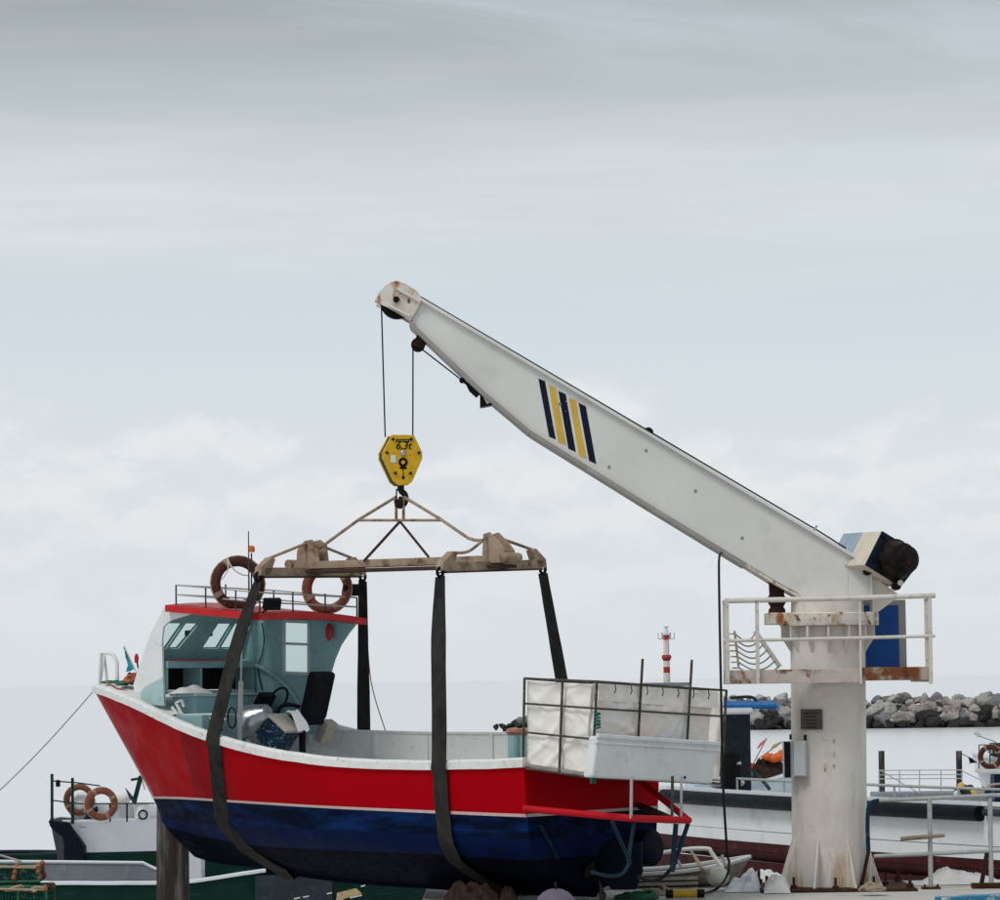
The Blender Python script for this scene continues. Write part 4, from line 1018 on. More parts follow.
# boom head
HEAD = [(375, 304), (380, 294), (388, 286), (397, 283), (406, 286), (418, 293.5), (423, 302), (411.5, 323), (388, 309.5)]
for sg in (-1, 1):
    y0 = sg * (BD + .03); web(HEAD, y0 - .02, y0 + .02).build('head_plate', M['crane_rusty'], crane, bevel=.006)
web([(388, 286), (397, 283.4), (406, 286.4), (418, 294), (422, 302), (411, 322), (404, 316), (400, 300), (388, 296), (381, 294)], -BD, BD).build('head_cover', M['crane_rusty'], crane)
c = at(397, 302, CY)
MB().lathe([(17 * sC, -.10), (14.5 * sC, -.03), (14.5 * sC, .03), (17 * sC, .10)], c, (0, 1, 0), 32).build('head_sheave', M['black'], crane, smooth=True, ang=30)
MB().lathe([(3.2 * sC, -BD - .075), (3.2 * sC, BD + .075)], c, (0, 1, 0), 16).build('sheave_pin', M['black'], crane)
for (a_, b_) in [((398, 291.5), (421, 304)), ((389, 307.5), (411, 318.5))]:
    p0, p1 = at(*a_, CY), at(*b_, CY); MB().bar(p0 + V((0, -BD - .075, 0)), p1 + V((0, -BD - .075, 0)), .05, .03).build('head_rib', M['crane'], crane)
# stripes
def z2(x, y): return 360 + x / 3.75, 260 + y / 3.75
for pl, mk in [([(668, 450), (693, 461), (733, 678), (708, 667)], 'stripe_navy'), ([(706, 473), (733, 486), (772, 700), (742, 687)], 'stripe_yellow'), ([(742, 496), (770, 509), (808, 725), (780, 712)], 'stripe_navy'),
               ([(782, 521), (808, 533), (848, 750), (820, 738)], 'stripe_yellow'), ([(818, 541), (845, 554), (884, 770), (857, 757)], 'stripe_navy')]:
    web([z2(*p) for p in pl], -BD - .004, -BD - .001).build('painted_stripe', M[mk], crane)
for px, py in ((609, 467), (646, 450.5), (695.5, 491), (560, 404), (742, 538)):
    MB().lathe([(.022, 0), (.022, .008)], at(px, py, CY - BD), (0, -1, 0), 10).build('web_bolt', M['greyplate'], crane)
for a_, b_ in (((845, 558), (846, 598)),):
    MB().bar(at(*a_, CY) + V((0, -BD - .002, 0)), at(*b_, CY) + V((0, -BD - .002, 0)), .012, .008, V((0, 1, 0))).build('weld_seam', M['crane_boom'], crane)
# guide pulley and rope anchor below the boom
c = at(418, 345, CY)
MB().lathe([(7 * sC, -.05), (5.5 * sC, -.015), (5.5 * sC, .015), (7 * sC, .05)], c, (0, 1, 0), 20).build('guide_pulley', M['motor'], crane, smooth=True, ang=30)
web([(412, 346), (417, 336), (423, 330), (431, 338), (422, 349)], -.09, -.06).build('pulley_bracket', M['rustbrown'], crane)
web([(412, 346), (417, 336), (423, 330), (431, 338), (422, 349)], .06, .09).build('pulley_bracket', M['rustbrown'], crane)
A = [at(x, y, CY) for x, y in ((423, 350), (461, 379.5), (467, 384), (479, 395))]
MB().tube(A[:2], .012, 6).build('anchor_rope', M['wire'], crane)
MB().ball(A[1].lerp(A[2], .2), .045, 10).build('rope_clamp', M['black'], crane, smooth=True)
MB().tube([A[1], A[2], A[2].lerp(A[3], .4), A[3]], [.02, .02, .06, .06], 10).build('rope_socket', M['black'], crane, smooth=True)
web([(480, 393), (488, 390), (495, 399), (491, 406), (480, 408)], -.12, .12).build('anchor_lug', M['motor'], crane, bevel=.01)
web([(483, 397), (490, 393), (494, 401), (487, 405)], -.16, -.122).build('anchor_cheek', M['crane'], crane)
# winch: a box on the heel of the boom, turned so that its drum end shows
ya = R(35); wn = V((math.sin(ya), -math.cos(ya), 0)); wp = at(890, 558, CY - .35)
def onw(px, py): return atplane(px, py, wp, wn)
FACE = [(882.5, 531), (917, 552), (917.5, 560), (915, 569), (902, 586), (899, 586), (865.5, 565)]
face = [onw(*p) for p in FACE]
MB().prism([p - wn * .02 for p in face], -wn * .40).build('winch_housing', M['cream'], crane, bevel=.008)
MB().prism([onw(882.7, 530.8) - wn * .425, onw(917, 552) - wn * .425, onw(902, 586) - wn * .425, onw(865.3, 565.2) - wn * .425], -wn * .42).build('winch_gearbox', M['winch_grey'], crane, bevel=.008)
MB().prism(face, -wn * .018).build('winch_face', M['navy_face'], crane, bevel=.004)
mc = onw(894, 560)
MB().lathe([(21 * sC, .0), (21 * sC, .05), (19 * sC, .07), (17 * sC, .14), (16.5 * sC, .22), (13 * sC, .25), (13 * sC, .32), (7 * sC, .34), (7 * sC, .38)], mc, wn, 28).build('winch_motor', M['motor'], crane, smooth=True, ang=30)
for (px, py) in [(884, 537), (909, 552), (902, 578), (875, 561), (912, 565)]:
    MB().lathe([(.035, 0), (.035, .03)], onw(px, py), wn, 6).build('winch_bolt', M['black'], crane)
for (px, py) in [(867, 571), (896, 586)]:
    c = at(px, py, CY - .28); MB().lathe([(.065, -.1), (.065, .1)], c, (0, 1, 0), 12).build('mount_lug', M['motor'], crane); MB().lathe([(.04, -.11), (.04, .11)], c + V((.05, -.02, .04)), (0, 1, 0), 12).build('mount_pin', M['crane'], crane)
MB().bar(at(858, 556, CY), at(874, 567, CY), .4, .13).build('winch_foot', M['black'], crane)
# hoist rope along the boom and down to the hook
MB().tube([at(400, 284, CY), at(421, 297, CY), at(647, 430, CY), at(820, 532, CY), at(858, 556, CY)], .013, 6).build('hoist_rope', M['wire'], crane)
c = at(648, 433, CY); MB().lathe([(.075, -.12), (.055, .12)], c, (0, 1, 0), 12).build('rope_roller', M['black'], crane)
for (x0, y0, x1, y1) in [(381.5, 308, 385.2, 437), (413, 349, 412.8, 437)]:
    MB().tube([at(x0, y0, CY), at(x1, y1, CY)], .011, 6).build('hoist_fall', M['wire'], crane)
c = at(813, 532, CY); MB().bar(c, c + V((.06, 0, .09)), .08, .03).build('rope_guide', M['galv'], crane)
# access platform with railings
PFY, PBY = CY - .98, CY + .95
zp = at(830, 676, PFY).z
def pf(px, y, Y): return at(px, y, Y)
L_, Rr2 = at(725.5, 676, PFY).x, at(932, 676, PFY).x
xm = at(861, 676, PFY).x
tlt = .0
MB().box(((L_ + xm) / 2, PFY + .03, zp), (xm - L_ - .004, .06, .195)).build('edge_channel', M['platform'], crane, bevel=.006)
MB().box(((Rr2 + xm) / 2, PFY + .03, zp + .02), (Rr2 - xm - .004, .06, .185)).build('edge_channel', M['platform_rust'], crane, bevel=.006)
for x, yb in ((L_ + .03, PFY + .42), (Rr2 - .03, PBY)): MB().box((x, (PFY + yb) / 2 + .04, zp), (.06, yb - PFY - .08, .2)).build('edge_channel', M['platform'], crane)
nst = 14
for k in range(nst):
    y0 = PFY + .08 + k * (PBY - PFY - .1) / nst
    if abs(y0 + .05 - CY) < colR + .06:
        hw = math.sqrt(max(0, (colR + .05) ** 2 - (y0 + .05 - CY) ** 2))
        for (xa, xb) in ((L_ + .06, cax(zp) - hw), (cax(zp) + hw, Rr2 - .06))[0 if y0 < PFY + .4 else 1:]: MB().box(((xa + xb) / 2, y0 + .05, zp + .06), (xb - xa, .1, .03)).build('floor_plank', M['crane_rusty'], crane)
    else:
        xl = L_ + .06 if y0 < PFY + .4 else cax(zp)
        MB().box(((xl + Rr2 - .06) / 2, y0 + .05, zp + .06), (Rr2 - .06 - xl, .1, .03)).build('floor_plank', M['crane_rusty'], crane)
for px, w_ in ((728, .075), (758, .055), (861, .03), (931, .06)):
    p0 = at(px, 684, PFY - .035); p1 = at(px - 1.3, 598.5 if px < 900 else 597, PFY - .035)
    MB().bar(p0, p1, w_, .03 if w_ < .04 else .05, V((1, 0, 0))).build('rail_post', M['rail'], crane, bevel=.004)
MB().tube([at(725, 601, PFY - .04), at(860, 598, PFY - .04), at(935, 595.5, PFY - .04)], .038, 10).build('top_rail', M['rail'], crane, smooth=True)
MB().tube([at(724, 641, PFY - .04), at(860, 638, PFY - .04), at(935, 636, PFY - .04)], .024, 8).build('mid_rail', M['rail'], crane, smooth=True)
for x in (L_ + .02, Rr2 - .02):
    for y_, r_ in ((600, .03), (639, .02)):
        z_ = at(830, y_, PFY).z; MB().tube([(x, PFY - .02, z_), (x, PFY + .35, z_)], r_, 8).build('side_rail', M['rail'], crane, smooth=True)
    MB().tube([(x, PFY + .35, zp), (x, PFY + .35, at(830, 600, PFY).z)], .025, 8).build('rail_post', M['rail'], crane)
# ladder guard hoops at the left end of the platform
GY = PFY + .12
MB().bar(at(734.5, 631, GY), at(739, 669, GY), .06, .03, V((1, 0, 0))).build('guard_bar', M['crane_rusty'], crane)
MB().bar(at(755, 631, GY + .3), at(780, 667, GY + .3), .065, .04, V((0, 1, 0))).build('guard_bar', M['rail'], crane)
for k in range(7):
    t = k / 6; a_ = at(735 + 4 * t, 634 + 34 * t, GY); b_ = at(756 + 24 * t, 632.5 + 33 * t, GY + .3)
    m1 = a_.lerp(b_, .35) + V((0, -.12, -.09 - .03 * t)); m2 = a_.lerp(b_, .7) + V((0, -.10, -.09 - .02 * t))
    MB().tube(smooth_path([a_, m1, m2, b_]), .012, 6).build('guard_hoop', M['grey_frame'], crane, smooth=True)
    MB().box(a_ + V((-.06, 0, .0)), (.08, .03, .02)).build('guard_tab', M['crane_rusty'], crane)
# blue cabinet standing on the platform behind the column
KY = CY + .55
xa, xb = at(861, 640, KY).x, at(906.5, 640, KY).x; zt_, zb2 = at(885, 600, KY).z, zp + .078
MB().box(((xa + xb) / 2, KY + .2, (zt_ + zb2) / 2), (xb - xa, .38, zt_ - zb2)).build('cabinet', M['grey_frame'], crane, bevel=.008)
xd = at(899, 640, KY).x
MB().box(((xa + xd) / 2, KY, (zt_ + zb2) / 2 - .03), (xd - xa, .03, zt_ - zb2 - .1)).build('cabinet_door', M['blue_door'], crane, bevel=.004)
# plaque and electrical boxes on the column
def oncol(px, py, out=0.0):
    z_ = at(px, py, CY - colR).z; x = at(px, py, CY - colR).x; ccx = cax(z_); dx = max(-colR, min(colR, x - ccx))
    return V((x, CY - math.sqrt(max(0, colR ** 2 - dx ** 2)) - out, z_))
c = oncol(812, 719.5, .018); ang_ = math.asin((c.x - cax(c.z)) / colR)
rot = Matrix.Rotation(ang_, 3, 'Z')
pq = MB().box(c, (23 * sC, .03, 20 * sC), rot).build('plaque', M['plaque'], crane)
for k, ln in enumerate((.9, .65, .7, .6, .65)):
    MB().box(c + rot @ V((-.0, -.017, (6 - k * 3.4) * sC)), (18 * ln * sC, .005, .9 * sC), rot).build('plaque_line', M['plaque_line'], pq)
c = oncol(802.5, 759, .05); rot = Matrix.Rotation(math.asin((c.x - cax(c.z)) / colR) * .35, 3, 'Z')
eb = MB().box(c + V((0, 0, 0)), (12.5 * sC, .22, 35 * sC), rot).build('electrical_box', M['boxgrey'], crane, bevel=.01)
MB().box(c + rot @ V((0, -.118, 0)), (11 * sC, .02, 33 * sC), rot).build('box_door', M['boxgrey'], eb, bevel=.004)
c = at(788.5, 759.5, CY - .25)
e2 = MB().box(c, (10 * sC, .26, 36 * sC)).build('switch_box', M['boxgrey'], crane, bevel=.01)
MB().box(c + V((-2 * sC, -.14, 0)), (6 * sC, .03, 35 * sC)).build('switch_cover', M['black'], e2, bevel=.006)
for px, py in ((794, 738.5), (806, 738.5)):
    c = oncol(px, py, .02); MB().lathe([(.02, -.03), (.02, .05)], c, (0, 0, 1), 8).build('conduit_stub', M['rustbrown'], crane)
for px, py, w_, h_ in [(825.5, 767, 2.6, 8), (834, 741, 2, 3), (825, 739, 3, 3), (834, 766, 1.6, 3), (834, 754, 1, 6)]:
    c = oncol(px, py, .004); MB().box(c, (w_ * sC, .012, h_ * sC)).build('weld_stub', M['crane_rusty'], crane)

# ------------------------------------------------------------------ hook block
hy = CY - .03; hc = at(399, 460, hy)
hook = thing('hook_block', 'yellow hook block marked 6,3t hanging on two wire ropes', 'hook block', at(399, 498, hy))
hrot = Matrix.Rotation(R(14), 3, 'Z')
def hp(px, py, d=0.0): return hc + hrot @ V(((px - 399) * sC / math.cos(R(14)), d, (460 - py) * sC))
OUT = [(388.5, 435.5), (411, 435.5), (414, 439), (420, 453), (420, 458), (409, 482), (405, 485.5), (395, 485.5), (390, 482), (379, 459), (379, 453), (385.5, 439)]
OUT = [(390, 435.5), (412, 435.5), (420, 453), (420, 459), (410, 482), (405, 486), (396, 486), (391, 482), (380.5, 459), (380.5, 453)]
for d0, d1, nm, mk in ((-.15, -.11, 'cheek_plate', 'hook_yellow'), (.11, .15, 'cheek_plate', 'hook_yellow'), (-.108, .108, 'housing', 'hook_dark')):
    pts = [hp(399.5 + (x - 399.5) * (.95 if nm == 'housing' else 1), 460 + (y - 460) * (.96 if nm == 'housing' else 1), d0) for x, y in OUT]
    MB().prism(pts, hrot @ V((0, d1 - d0, 0))).build(nm, M[mk], hook, bevel=.008)
for x, y in [(385, 453.5), (416.5, 453.5), (393, 474), (408, 474), (391, 440), (409, 440)]:
    MB().lathe([(.022, 0), (.022, .02)], hp(x, y, -.15), hrot @ V((0, -1, 0)), 8).build('bolt', M['hook_dark'], hook)
MB().lathe([(.042, 0), (.042, .02), (.03, .028)], hp(400.8, 454, -.15), hrot @ V((0, -1, 0)), 18).build('sheave_pin', M['steel'], hook)
MB().box(hp(391, 459.5, -.152), (5 * sC, .004, 7.5 * sC), hrot).build('label_plate', M['bgwhite'], hook)
MB().lathe([(.068, 0), (.068, .004), (.03, .004), (.03, .0)], hp(400.8, 463, -.151), hrot @ V((0, -1, 0)), 22).build('anchor_ring', M['black'], hook)
MB().lathe([(.028, 0), (.028, .004)], hp(400.8, 463, -.153), hrot @ V((0, -1, 0)), 16).build('anchor_eye', M['hook_yellow'], hook)
MB().box(hp(400.8, 468.7, -.153), (7 * sC, .004, 2.2 * sC), hrot).build('anchor_bar', M['black'], hook)
MB().box(hp(400.8, 474, -.1525), (.9 * sC, .004, 11 * sC), hrot).build('anchor_stem', M['black'], hook)
MB().lathe([(.024, 0), (.024, .004)], hp(400.8, 478.3, -.153), hrot @ V((0, -1, 0)), 12).build('anchor_dot', M['black'], hook)
MB().box(hp(400.6, 441.2, -.152), (14 * sC, .004, 3.0 * sC), hrot).build('maker_strip', M['green'], hook)
for k in range(5): MB().box(hp(395.6 + k * 2.4, 441.2, -.155), (1.2 * sC, .003, .9 * sC), hrot).build('maker_mark', M['hook_yellow'], hook)
def text(body, size, loc, rot3, mt, parent, shear=0.0):
    cu = bpy.data.curves.new('text', 'FONT'); cu.body = body; cu.size = size; cu.align_x = 'CENTER'; cu.align_y = 'CENTER'; cu.extrude = .002; cu.shear = shear; cu.offset = .0015
    to = bpy.data.objects.new('text', cu); COL.objects.link(to); dg = bpy.context.evaluated_depsgraph_get()
    me = bpy.data.meshes.new_from_object(to.evaluated_get(dg)); bpy.data.objects.remove(to)
    o = bpy.data.objects.new('lettering', me); COL.objects.link(o); me.materials.clear(); me.materials.append(mt)
    mw = Matrix.Translation(loc) @ (rot3 @ Matrix.Rotation(R(90), 3, 'X')).to_4x4()
    o.parent = parent; root = parent; o.matrix_local = MW[root.name].inverted() @ mw; return o
text('6,3t', .15, hp(401, 446.6, -.154), hrot, M['black'], hook, .25)
# hook itself
MB().lathe([(.05, -.02), (.05, .07)], hp(400.5, 489, 0) , (0, 0, 1), 14).build('shank', M['hook_dark'], hook)
HK = [(400.5, 487), (400.5, 491), (404, 494), (405.3, 499), (403.5, 504), (399.5, 506), (396, 503.5), (395.8, 500)]
MB().tube(smooth_path([hp(x, y, 0) for x, y in HK]), [.04] * 8 + [.045] * 28 + [.03] * 7, 10).build('hook', M['hook_dark'], hook, smooth=True)
MB().bar(hp(396.3, 489, 0), hp(396, 505, 0), .02, .05, V((0, 1, 0))).build('latch', M['black'], hook)

# ------------------------------------------------------------------ spreader frame
fm = bw(296, 566, 0); am = bw(511, 559, 0)
NFp, FFp, NAp, FAp = bw(264, 570, 1.03), bw(357, 570, -1.03), bw(443, 565, 1.03), bw(540, 562, -1.03)
uf, ua = (NFp.x + FFp.x) / 2, (NAp.x + FAp.x) / 2
spr = thing('lifting_spreader', 'rusty beige H shaped steel spreader beam hung from the hook block', 'spreader beam', BM @ bw(400, 568, 0), YAW)
def sp(o): return o
def sbar(a_, b_, w, h, name, mk): return MB().bar(BM @ V(a_), BM @ V(b_), w, h).build(name, M[mk], spr, bevel=.006)
zfm, zam = fm.z, am.z
def czz(u): return zam + (zfm - zam) * (u - am.x) / (fm.x - am.x)
ub0, ub1 = am.x, fm.x
sbar((ub0, 0, czz(ub0) + .0), (ub1, 0, czz(ub1) + .0), .24, .11, 'centre_beam', 'spreader')
sbar((ub0 + .06, 0, czz(ub0) - .095), (ub1 - .06, 0, czz(ub1) - .095), .40, .045, 'lower_flange', 'spreader_dark')
for nm, a_, b_ in (('f', NFp, FFp), ('a', NAp, FAp)):
    a_ = V((uf if nm == 'f' else ua, a_.y, a_.z)); b_ = V((a_.x, b_.y, b_.z))
    sbar(a_ - V((0, 0, .03)), b_ - V((0, 0, .03)), .13, .13, 'cross_beam', 'spreader')
    sbar(a_ - V((0, 0, .105)), b_ - V((0, 0, .105)), .2, .02, 'cross_flange', 'spreader_dark')
    for e in (a_, b_):
        sgn = 1 if e.y > 0 else -1
        pl = [e + V((-.065, sgn * .10, -.08)), e + V((-.065, sgn * .08, .04)), e + V((-.065, -sgn * .14, .19)), e + V((-.065, -sgn * .22, .16)), e + V((-.065, -sgn * .10, -.08))]
        MB().prism([BM @ p for p in pl], BM.to_3x3() @ V((.13, 0, 0))).build('end_plate', M['spreader'], spr, bevel=.008)
        MB().torus(BM @ (e + V((0, sgn * .08, -.10))), BM.to_3x3() @ V((1, 0, 0)), .06, .022, 18, 8).build('shackle', M['black'], spr, smooth=True)
    lug = V((a_.x, 0, czz(a_.x)))
    # lug plate standing on the joint, truss rods down to the ends
    tp = bw(307, 540, 0) if nm == 'f' else bw(489, 533, 0)
    for e in (a_, b_):
        sgn = 1 if e.y > 0 else -1
        q0 = V((a_.x, sgn * .12, tp.z - .06)); q1 = V((e.x, e.y - sgn * .14, e.z + .17))
        mid = q0.lerp(q1, .5) + (V((0, 0, -.09)) if (nm == 'a' and sgn > 0) else V((0, 0, 0)))
        MB().tube([BM @ p for p in smooth_path([q0, mid, q1], 5)], .022, 8).build('truss_rod', M['spreader'], spr, smooth=True)
FPL = [(296, 564), (297, 550), (304, 541), (311, 539.5), (317, 545), (319, 563)]
APL = [(482, 556), (483, 534), (489, 532), (498, 541), (505, 550), (504, 557)]
for pl in (FPL, APL):
    MB().prism([BM @ bw(x, y, .11) for x, y in pl], BM.to_3x3() @ V((0, -.03, 0))).build('lug_plate', M['spreader'], spr, bevel=.006)
    MB().prism([BM @ bw(x, y, .11) + BM.to_3x3() @ V((0, -.19, 0)) for x, y in pl], BM.to_3x3() @ V((0, -.03, 0))).build('lug_plate', M['spreader'], spr, bevel=.006)
for u_ in (ub0, ub1):
    MB().lathe([(.07, -.17), (.07, .17)], BM @ V((u_, 0, czz(u_) + .02)), BM.to_3x3() @ V((0, 1, 0)), 18).build('beam_roller', M['spreader'], spr, smooth=True)
def rod(a_, b_, w=0, r=.022, name='hanger_rod'): MB().tube([BM @ bw(*a_, w), BM @ bw(*b_, w)], r, 8).build(name, M['spreader'], spr, smooth=True)
MB().tube([BM @ p for p in [bw(396, 497, 0), bw(359, 519.5, 0), bw(320, 548, 0), bw(308, 548, 0)]], .024, 8).build('hanger_rod', M['spreader'], spr, smooth=True)
MB().tube([BM @ p for p in [bw(404, 497, 0), bw(441, 519.5, 0), bw(468, 538, 0), bw(474, 540, 0), bw(487, 541, 0)]], .024, 8).build('hanger_rod', M['spreader'], spr, smooth=True)
rod((358, 520.3), (442, 520.3), r=.020, name='tie_rod')
for x in (396.2, 403.5): rod((x, 498), (x, 521), .0, .022)
MB().tube([BM @ bw(400, 521.5, 0), BM @ bw(364, 561, .16)], .022, 8).build('stay_rod', M['spreader_dark'], spr, smooth=True)
MB().tube([BM @ bw(400, 521.5, 0), BM @ bw(429, 557.5, -.1)], .020, 8).build('stay_rod', M['spreader_dark'], spr, smooth=True)
MB().torus(BM @ bw(400.5, 502, 0), V((1, .2, 0)), .055, .03, 20, 8).build('lifting_ring', M['rustbrown'], spr, smooth=True)

# ------------------------------------------------------------------ slings: one belt each, from beam end under the hull to beam end
def hull_at(u, v):           # v 0 keel .. 18 gunwale, at station u
    lo, hi = 0, NS
    k = int(v)
    for i in range(NS):
        if SEC[i][k].x <= u <= SEC[i + 1][k].x:
            t = (u - SEC[i][k].x) / (SEC[i + 1][k].x - SEC[i][k].x); return SEC[i][k].lerp(SEC[i + 1][k], t)
    return SEC[NS][k]
def sling(label, top_n, top_f, pxn, pxf, wtop, wmid, matn, wig, lead):
    gn = min((SEC[i][18] for i in range(NS + 1)), key=lambda p: abs(bproj(p)[0] - pxn))
    gf = min((mir(SEC[i][18]) for i in range(NS + 1)), key=lambda p: abs(bproj(p)[0] - pxf))
    un, uf_ = gn.x, gf.x
    def lerp_u(w):
        v = w / 1.6 * 18; t = min(1, max(0, (7 - v) / 14)); return un + (uf_ - un) * t + lead * (min(1, max(0, (18 - v) / 8)) ** 1.5 if v > 9 else max(0, v / 9))
    path = []; wid = []
    A = top_n; 
    hn = hull_at(un, 18); hn = hn + V((0, .07, .14))
    for i in range(13):
        t = i / 12; path.append(A.lerp(hn, t) + V((wig * math.sin(t * 3.1), .02 * math.sin(t * 5), 0))); wid.append(wtop + (wmid - wtop) * min(1, t * 3.2))
    path.append(hull_at(un, 18) + V((0, .075, .02))); wid.append(wmid)
    for v in range(17, -1, -1):
        p = hull_at(lerp_u(1.6 * v / 18), v); nn = V((0, .035, -.012)) if v > 6 else V((0, .02, -.05)); path.append(p + nn); wid.append(wmid)
    path[-1] = path[-1] + V((0, -.03, -.06))
    for v in range(1, 18):
        p = mir(hull_at(lerp_u(-1.6 * v / 18), v)); nn = V((0, -.035, -.012)) if v > 6 else V((0, -.02, -.05)); path.append(p + nn); wid.append(wmid)
    hf = mir(hull_at(uf_, 18)); path.append(hf + V((0, -.075, .02))); wid.append(wmid)
    hf2 = hf + V((0, -.07, .14))
    for i in range(13):
        t = i / 12; path.append(hf2.lerp(top_f, t)); wid.append(wmid + (wtop - wmid) * max(0, (t - .1) / .9))
    rows = []
    for i, p in enumerate(path):
        d = (path[min(i + 1, len(path) - 1)] - path[max(i - 1, 0)]).normalized()
        s_ = V((1, 0, 0)) - d * d.x; s_.normalize(); nn = d.cross(s_).normalized() * .008
        w = wid[i] * (1 + .05 * noise.noise(p * 4)) / 2
        rows.append([BM @ (p + s_ * w + nn), BM @ (p + s_ * w * .1 + nn * 1.6), BM @ (p - s_ * w + nn), BM @ (p - s_ * w - nn), BM @ (p + s_ * w - nn), BM @ (p + s_ * w + nn)])
    mb = MB().grid(rows); o = mb.build('lifting_sling', matn, smooth=True, ang=60, label=label, cat='sling', group='webbing slings under the boat'); return o
def end_pt(e, sgn): return e + V((0, sgn * .08, -.16))
e_nf = V((uf, NFp.y, NFp.z)); e_ff = V((uf, FFp.y, FFp.z)); e_na = V((ua, NAp.y, NAp.z)); e_fa = V((ua, FAp.y, FAp.z))
sling('dark webbing sling round the bow half of the red boat, beside its cabin', end_pt(e_nf, 1), end_pt(e_ff, -1), 212, 363, .15, .255, M['sling'], .03, .62)
sling('dark webbing sling round the stern half of the red boat, next to the canvas bin', end_pt(e_na, 1), end_pt(e_fa, -1), 437, 578, .16, .25, M['sling'], .0, .0)
# thin cord beside the bow sling, on the far side
A, B_ = BM @ bw(367, 628, -1.3), BM @ bw(386, 733, -1.5)
MB().tube(smooth_path([A, A.lerp(B_, .5) + V((-.08, 0, -.03)), B_]), .008, 5).build('tag_line', M['wire'], label='thin dark cord slanting from the far bow sling to the boat rail', cat='cord')

# ------------------------------------------------------------------ mooring line from the bow
A = BM @ (bw(97, 687, .0)); B_ = at(-60, 842, 47.0)
pts = [A.lerp(B_, i / 12) + V((0, 0, -.12 * math.sin(math.pi * i / 12))) for i in range(13)]
MB().tube(pts, .010, 6).build('mooring_line', M['galv'], label='thin mooring rope running from the red bow down to the left', cat='rope')

# ------------------------------------------------------------------ pendant control on its cable
PYY = 42.0
pen = thing('pendant_control', 'yellow crane control stick on a long black hanging cable', 'control pendant', atz(690, 894, .01))
pts = [at(722, 553, CY - .35), at(719.5, 556, 44.8), at(719, 580, 44.2), at(721, 690, 43.0), at(723, 780, 42.6), at(727, 850, 42.6)]
g = [atz(729, 862, .35), atz(727, 876, .12), atz(718, 888, .05), atz(706, 893, .04), atz(697, 894, .045)]
g[0] = at(729, 862, 42.7); g[1] = at(727, 876, 42.8)
MB().tube(smooth_path(pts + g, 8), .017, 8).build('cable', M['black'], pen, smooth=True)
a_, b_ = at(697, 892.5, 44.2), at(673, 894, 44.2)
a_.z = b_.z = .07
MB().tube([a_, b_], .055, 12).build('grip', M['yellow'], pen, smooth=True)
for p_ in (a_, b_): MB().tube([p_ + (p_ - (a_ + b_) / 2).normalized() * .001, p_ + (p_ - (a_ + b_) / 2).normalized() * .1], .06, 12).build('end_cap', M['black'], pen)

# ================================================================== OTHER BOATS
def loft(T, L, B, zk, zs, bow, stern, rake, mt_top, mt_bot, split, wl=.45, tr=.75, deck=.75, dm=None, cap=None, full=2.4, capw=.12, caph=.08, flare=.5, stern_rake=0.0, tmat=None):
    """hull along the thing's local +x (bow); returns sheer(s) -> local point of the +y gunwale"""
    ns = 28; lev = [0, .12, .25, .4, split, (split + 1) / 2, 1.0] if split > .4 else [0, .12, .25, split, .5, .75, 1.0]
    ks = lev.index(split)
    def hb(s): return B / 2 * ((tr + (1 - tr) * min(1, s / .45) ** .7) if s < .45 else max(.01, 1 - ((s - .45) / .55) ** full))
    def sheer(s): return zs + bow * max(0, (s - .3) / .7) ** 2.2 + stern * max(0, 1 - s / .5) ** 2
    def P(s, h):
        z1_ = sheer(s); k = min(1, h) ** flare; z = zk + (z1_ - zk) * h
        return V((s * (L - rake * (1 - h) ** 1.3) - stern_rake * h * (1 - s), hb(s) * (.06 + .94 * k * (1 - .25 * (1 - h) * s)), z))
    def part(hs, name, mt, closed):
        mb = MB(); rows = [[P(i / ns, h) for h in hs] for i in range(ns + 1)]
        mb.grid(rows); o = len(mb.v); mb.grid([[mir(p) for p in r_] for r_ in rows]); n = len(hs)
        mb.f.append(list(range(n)) + [o + k for k in range(n)][::-1])
        if closed: 
            for i in range(ns): mb.f.append([i * n, (i + 1) * n, o + (i + 1) * n, o + i * n])
        for k in range(n - 1): mb.f.append([ns * n + k, ns * n + k + 1, o + ns * n + k + 1, o + ns * n + k])
        return mb.build(name, mt, T, True, smooth=True, ang=50)
    part(lev[:ks + 1], 'hull_bottom', mt_bot, True); part(lev[ks:], 'topsides', mt_top, False)
    if tmat is not None:
        pl = [P(0, h) for h in lev]; MB().prism([p + V((-.012, 0, 0)) for p in pl + [mir(p) for p in pl[::-1]]], (-.03, 0, 0)).build('transom_board', tmat, T, True)
    if cap is not None:
        for sg in (1, -1):
            pts = [P(i / ns, 1) for i in range(ns + 1)]; sweep([V((p.x, (p.y - .02) * sg, p.z)) for p in pts], capw, caph, -.003).build('gunwale', cap, T, True, smooth=True)
    if dm is not None:
        rows = []
        for i in range(ns + 1):
            s = i / ns; p = P(s, deck); rows.append([V((p.x, -p.y + .04, p.z)), V((p.x, p.y - .04, p.z))])
        MB().grid(rows).build('deck', dm, T, True)
    return P

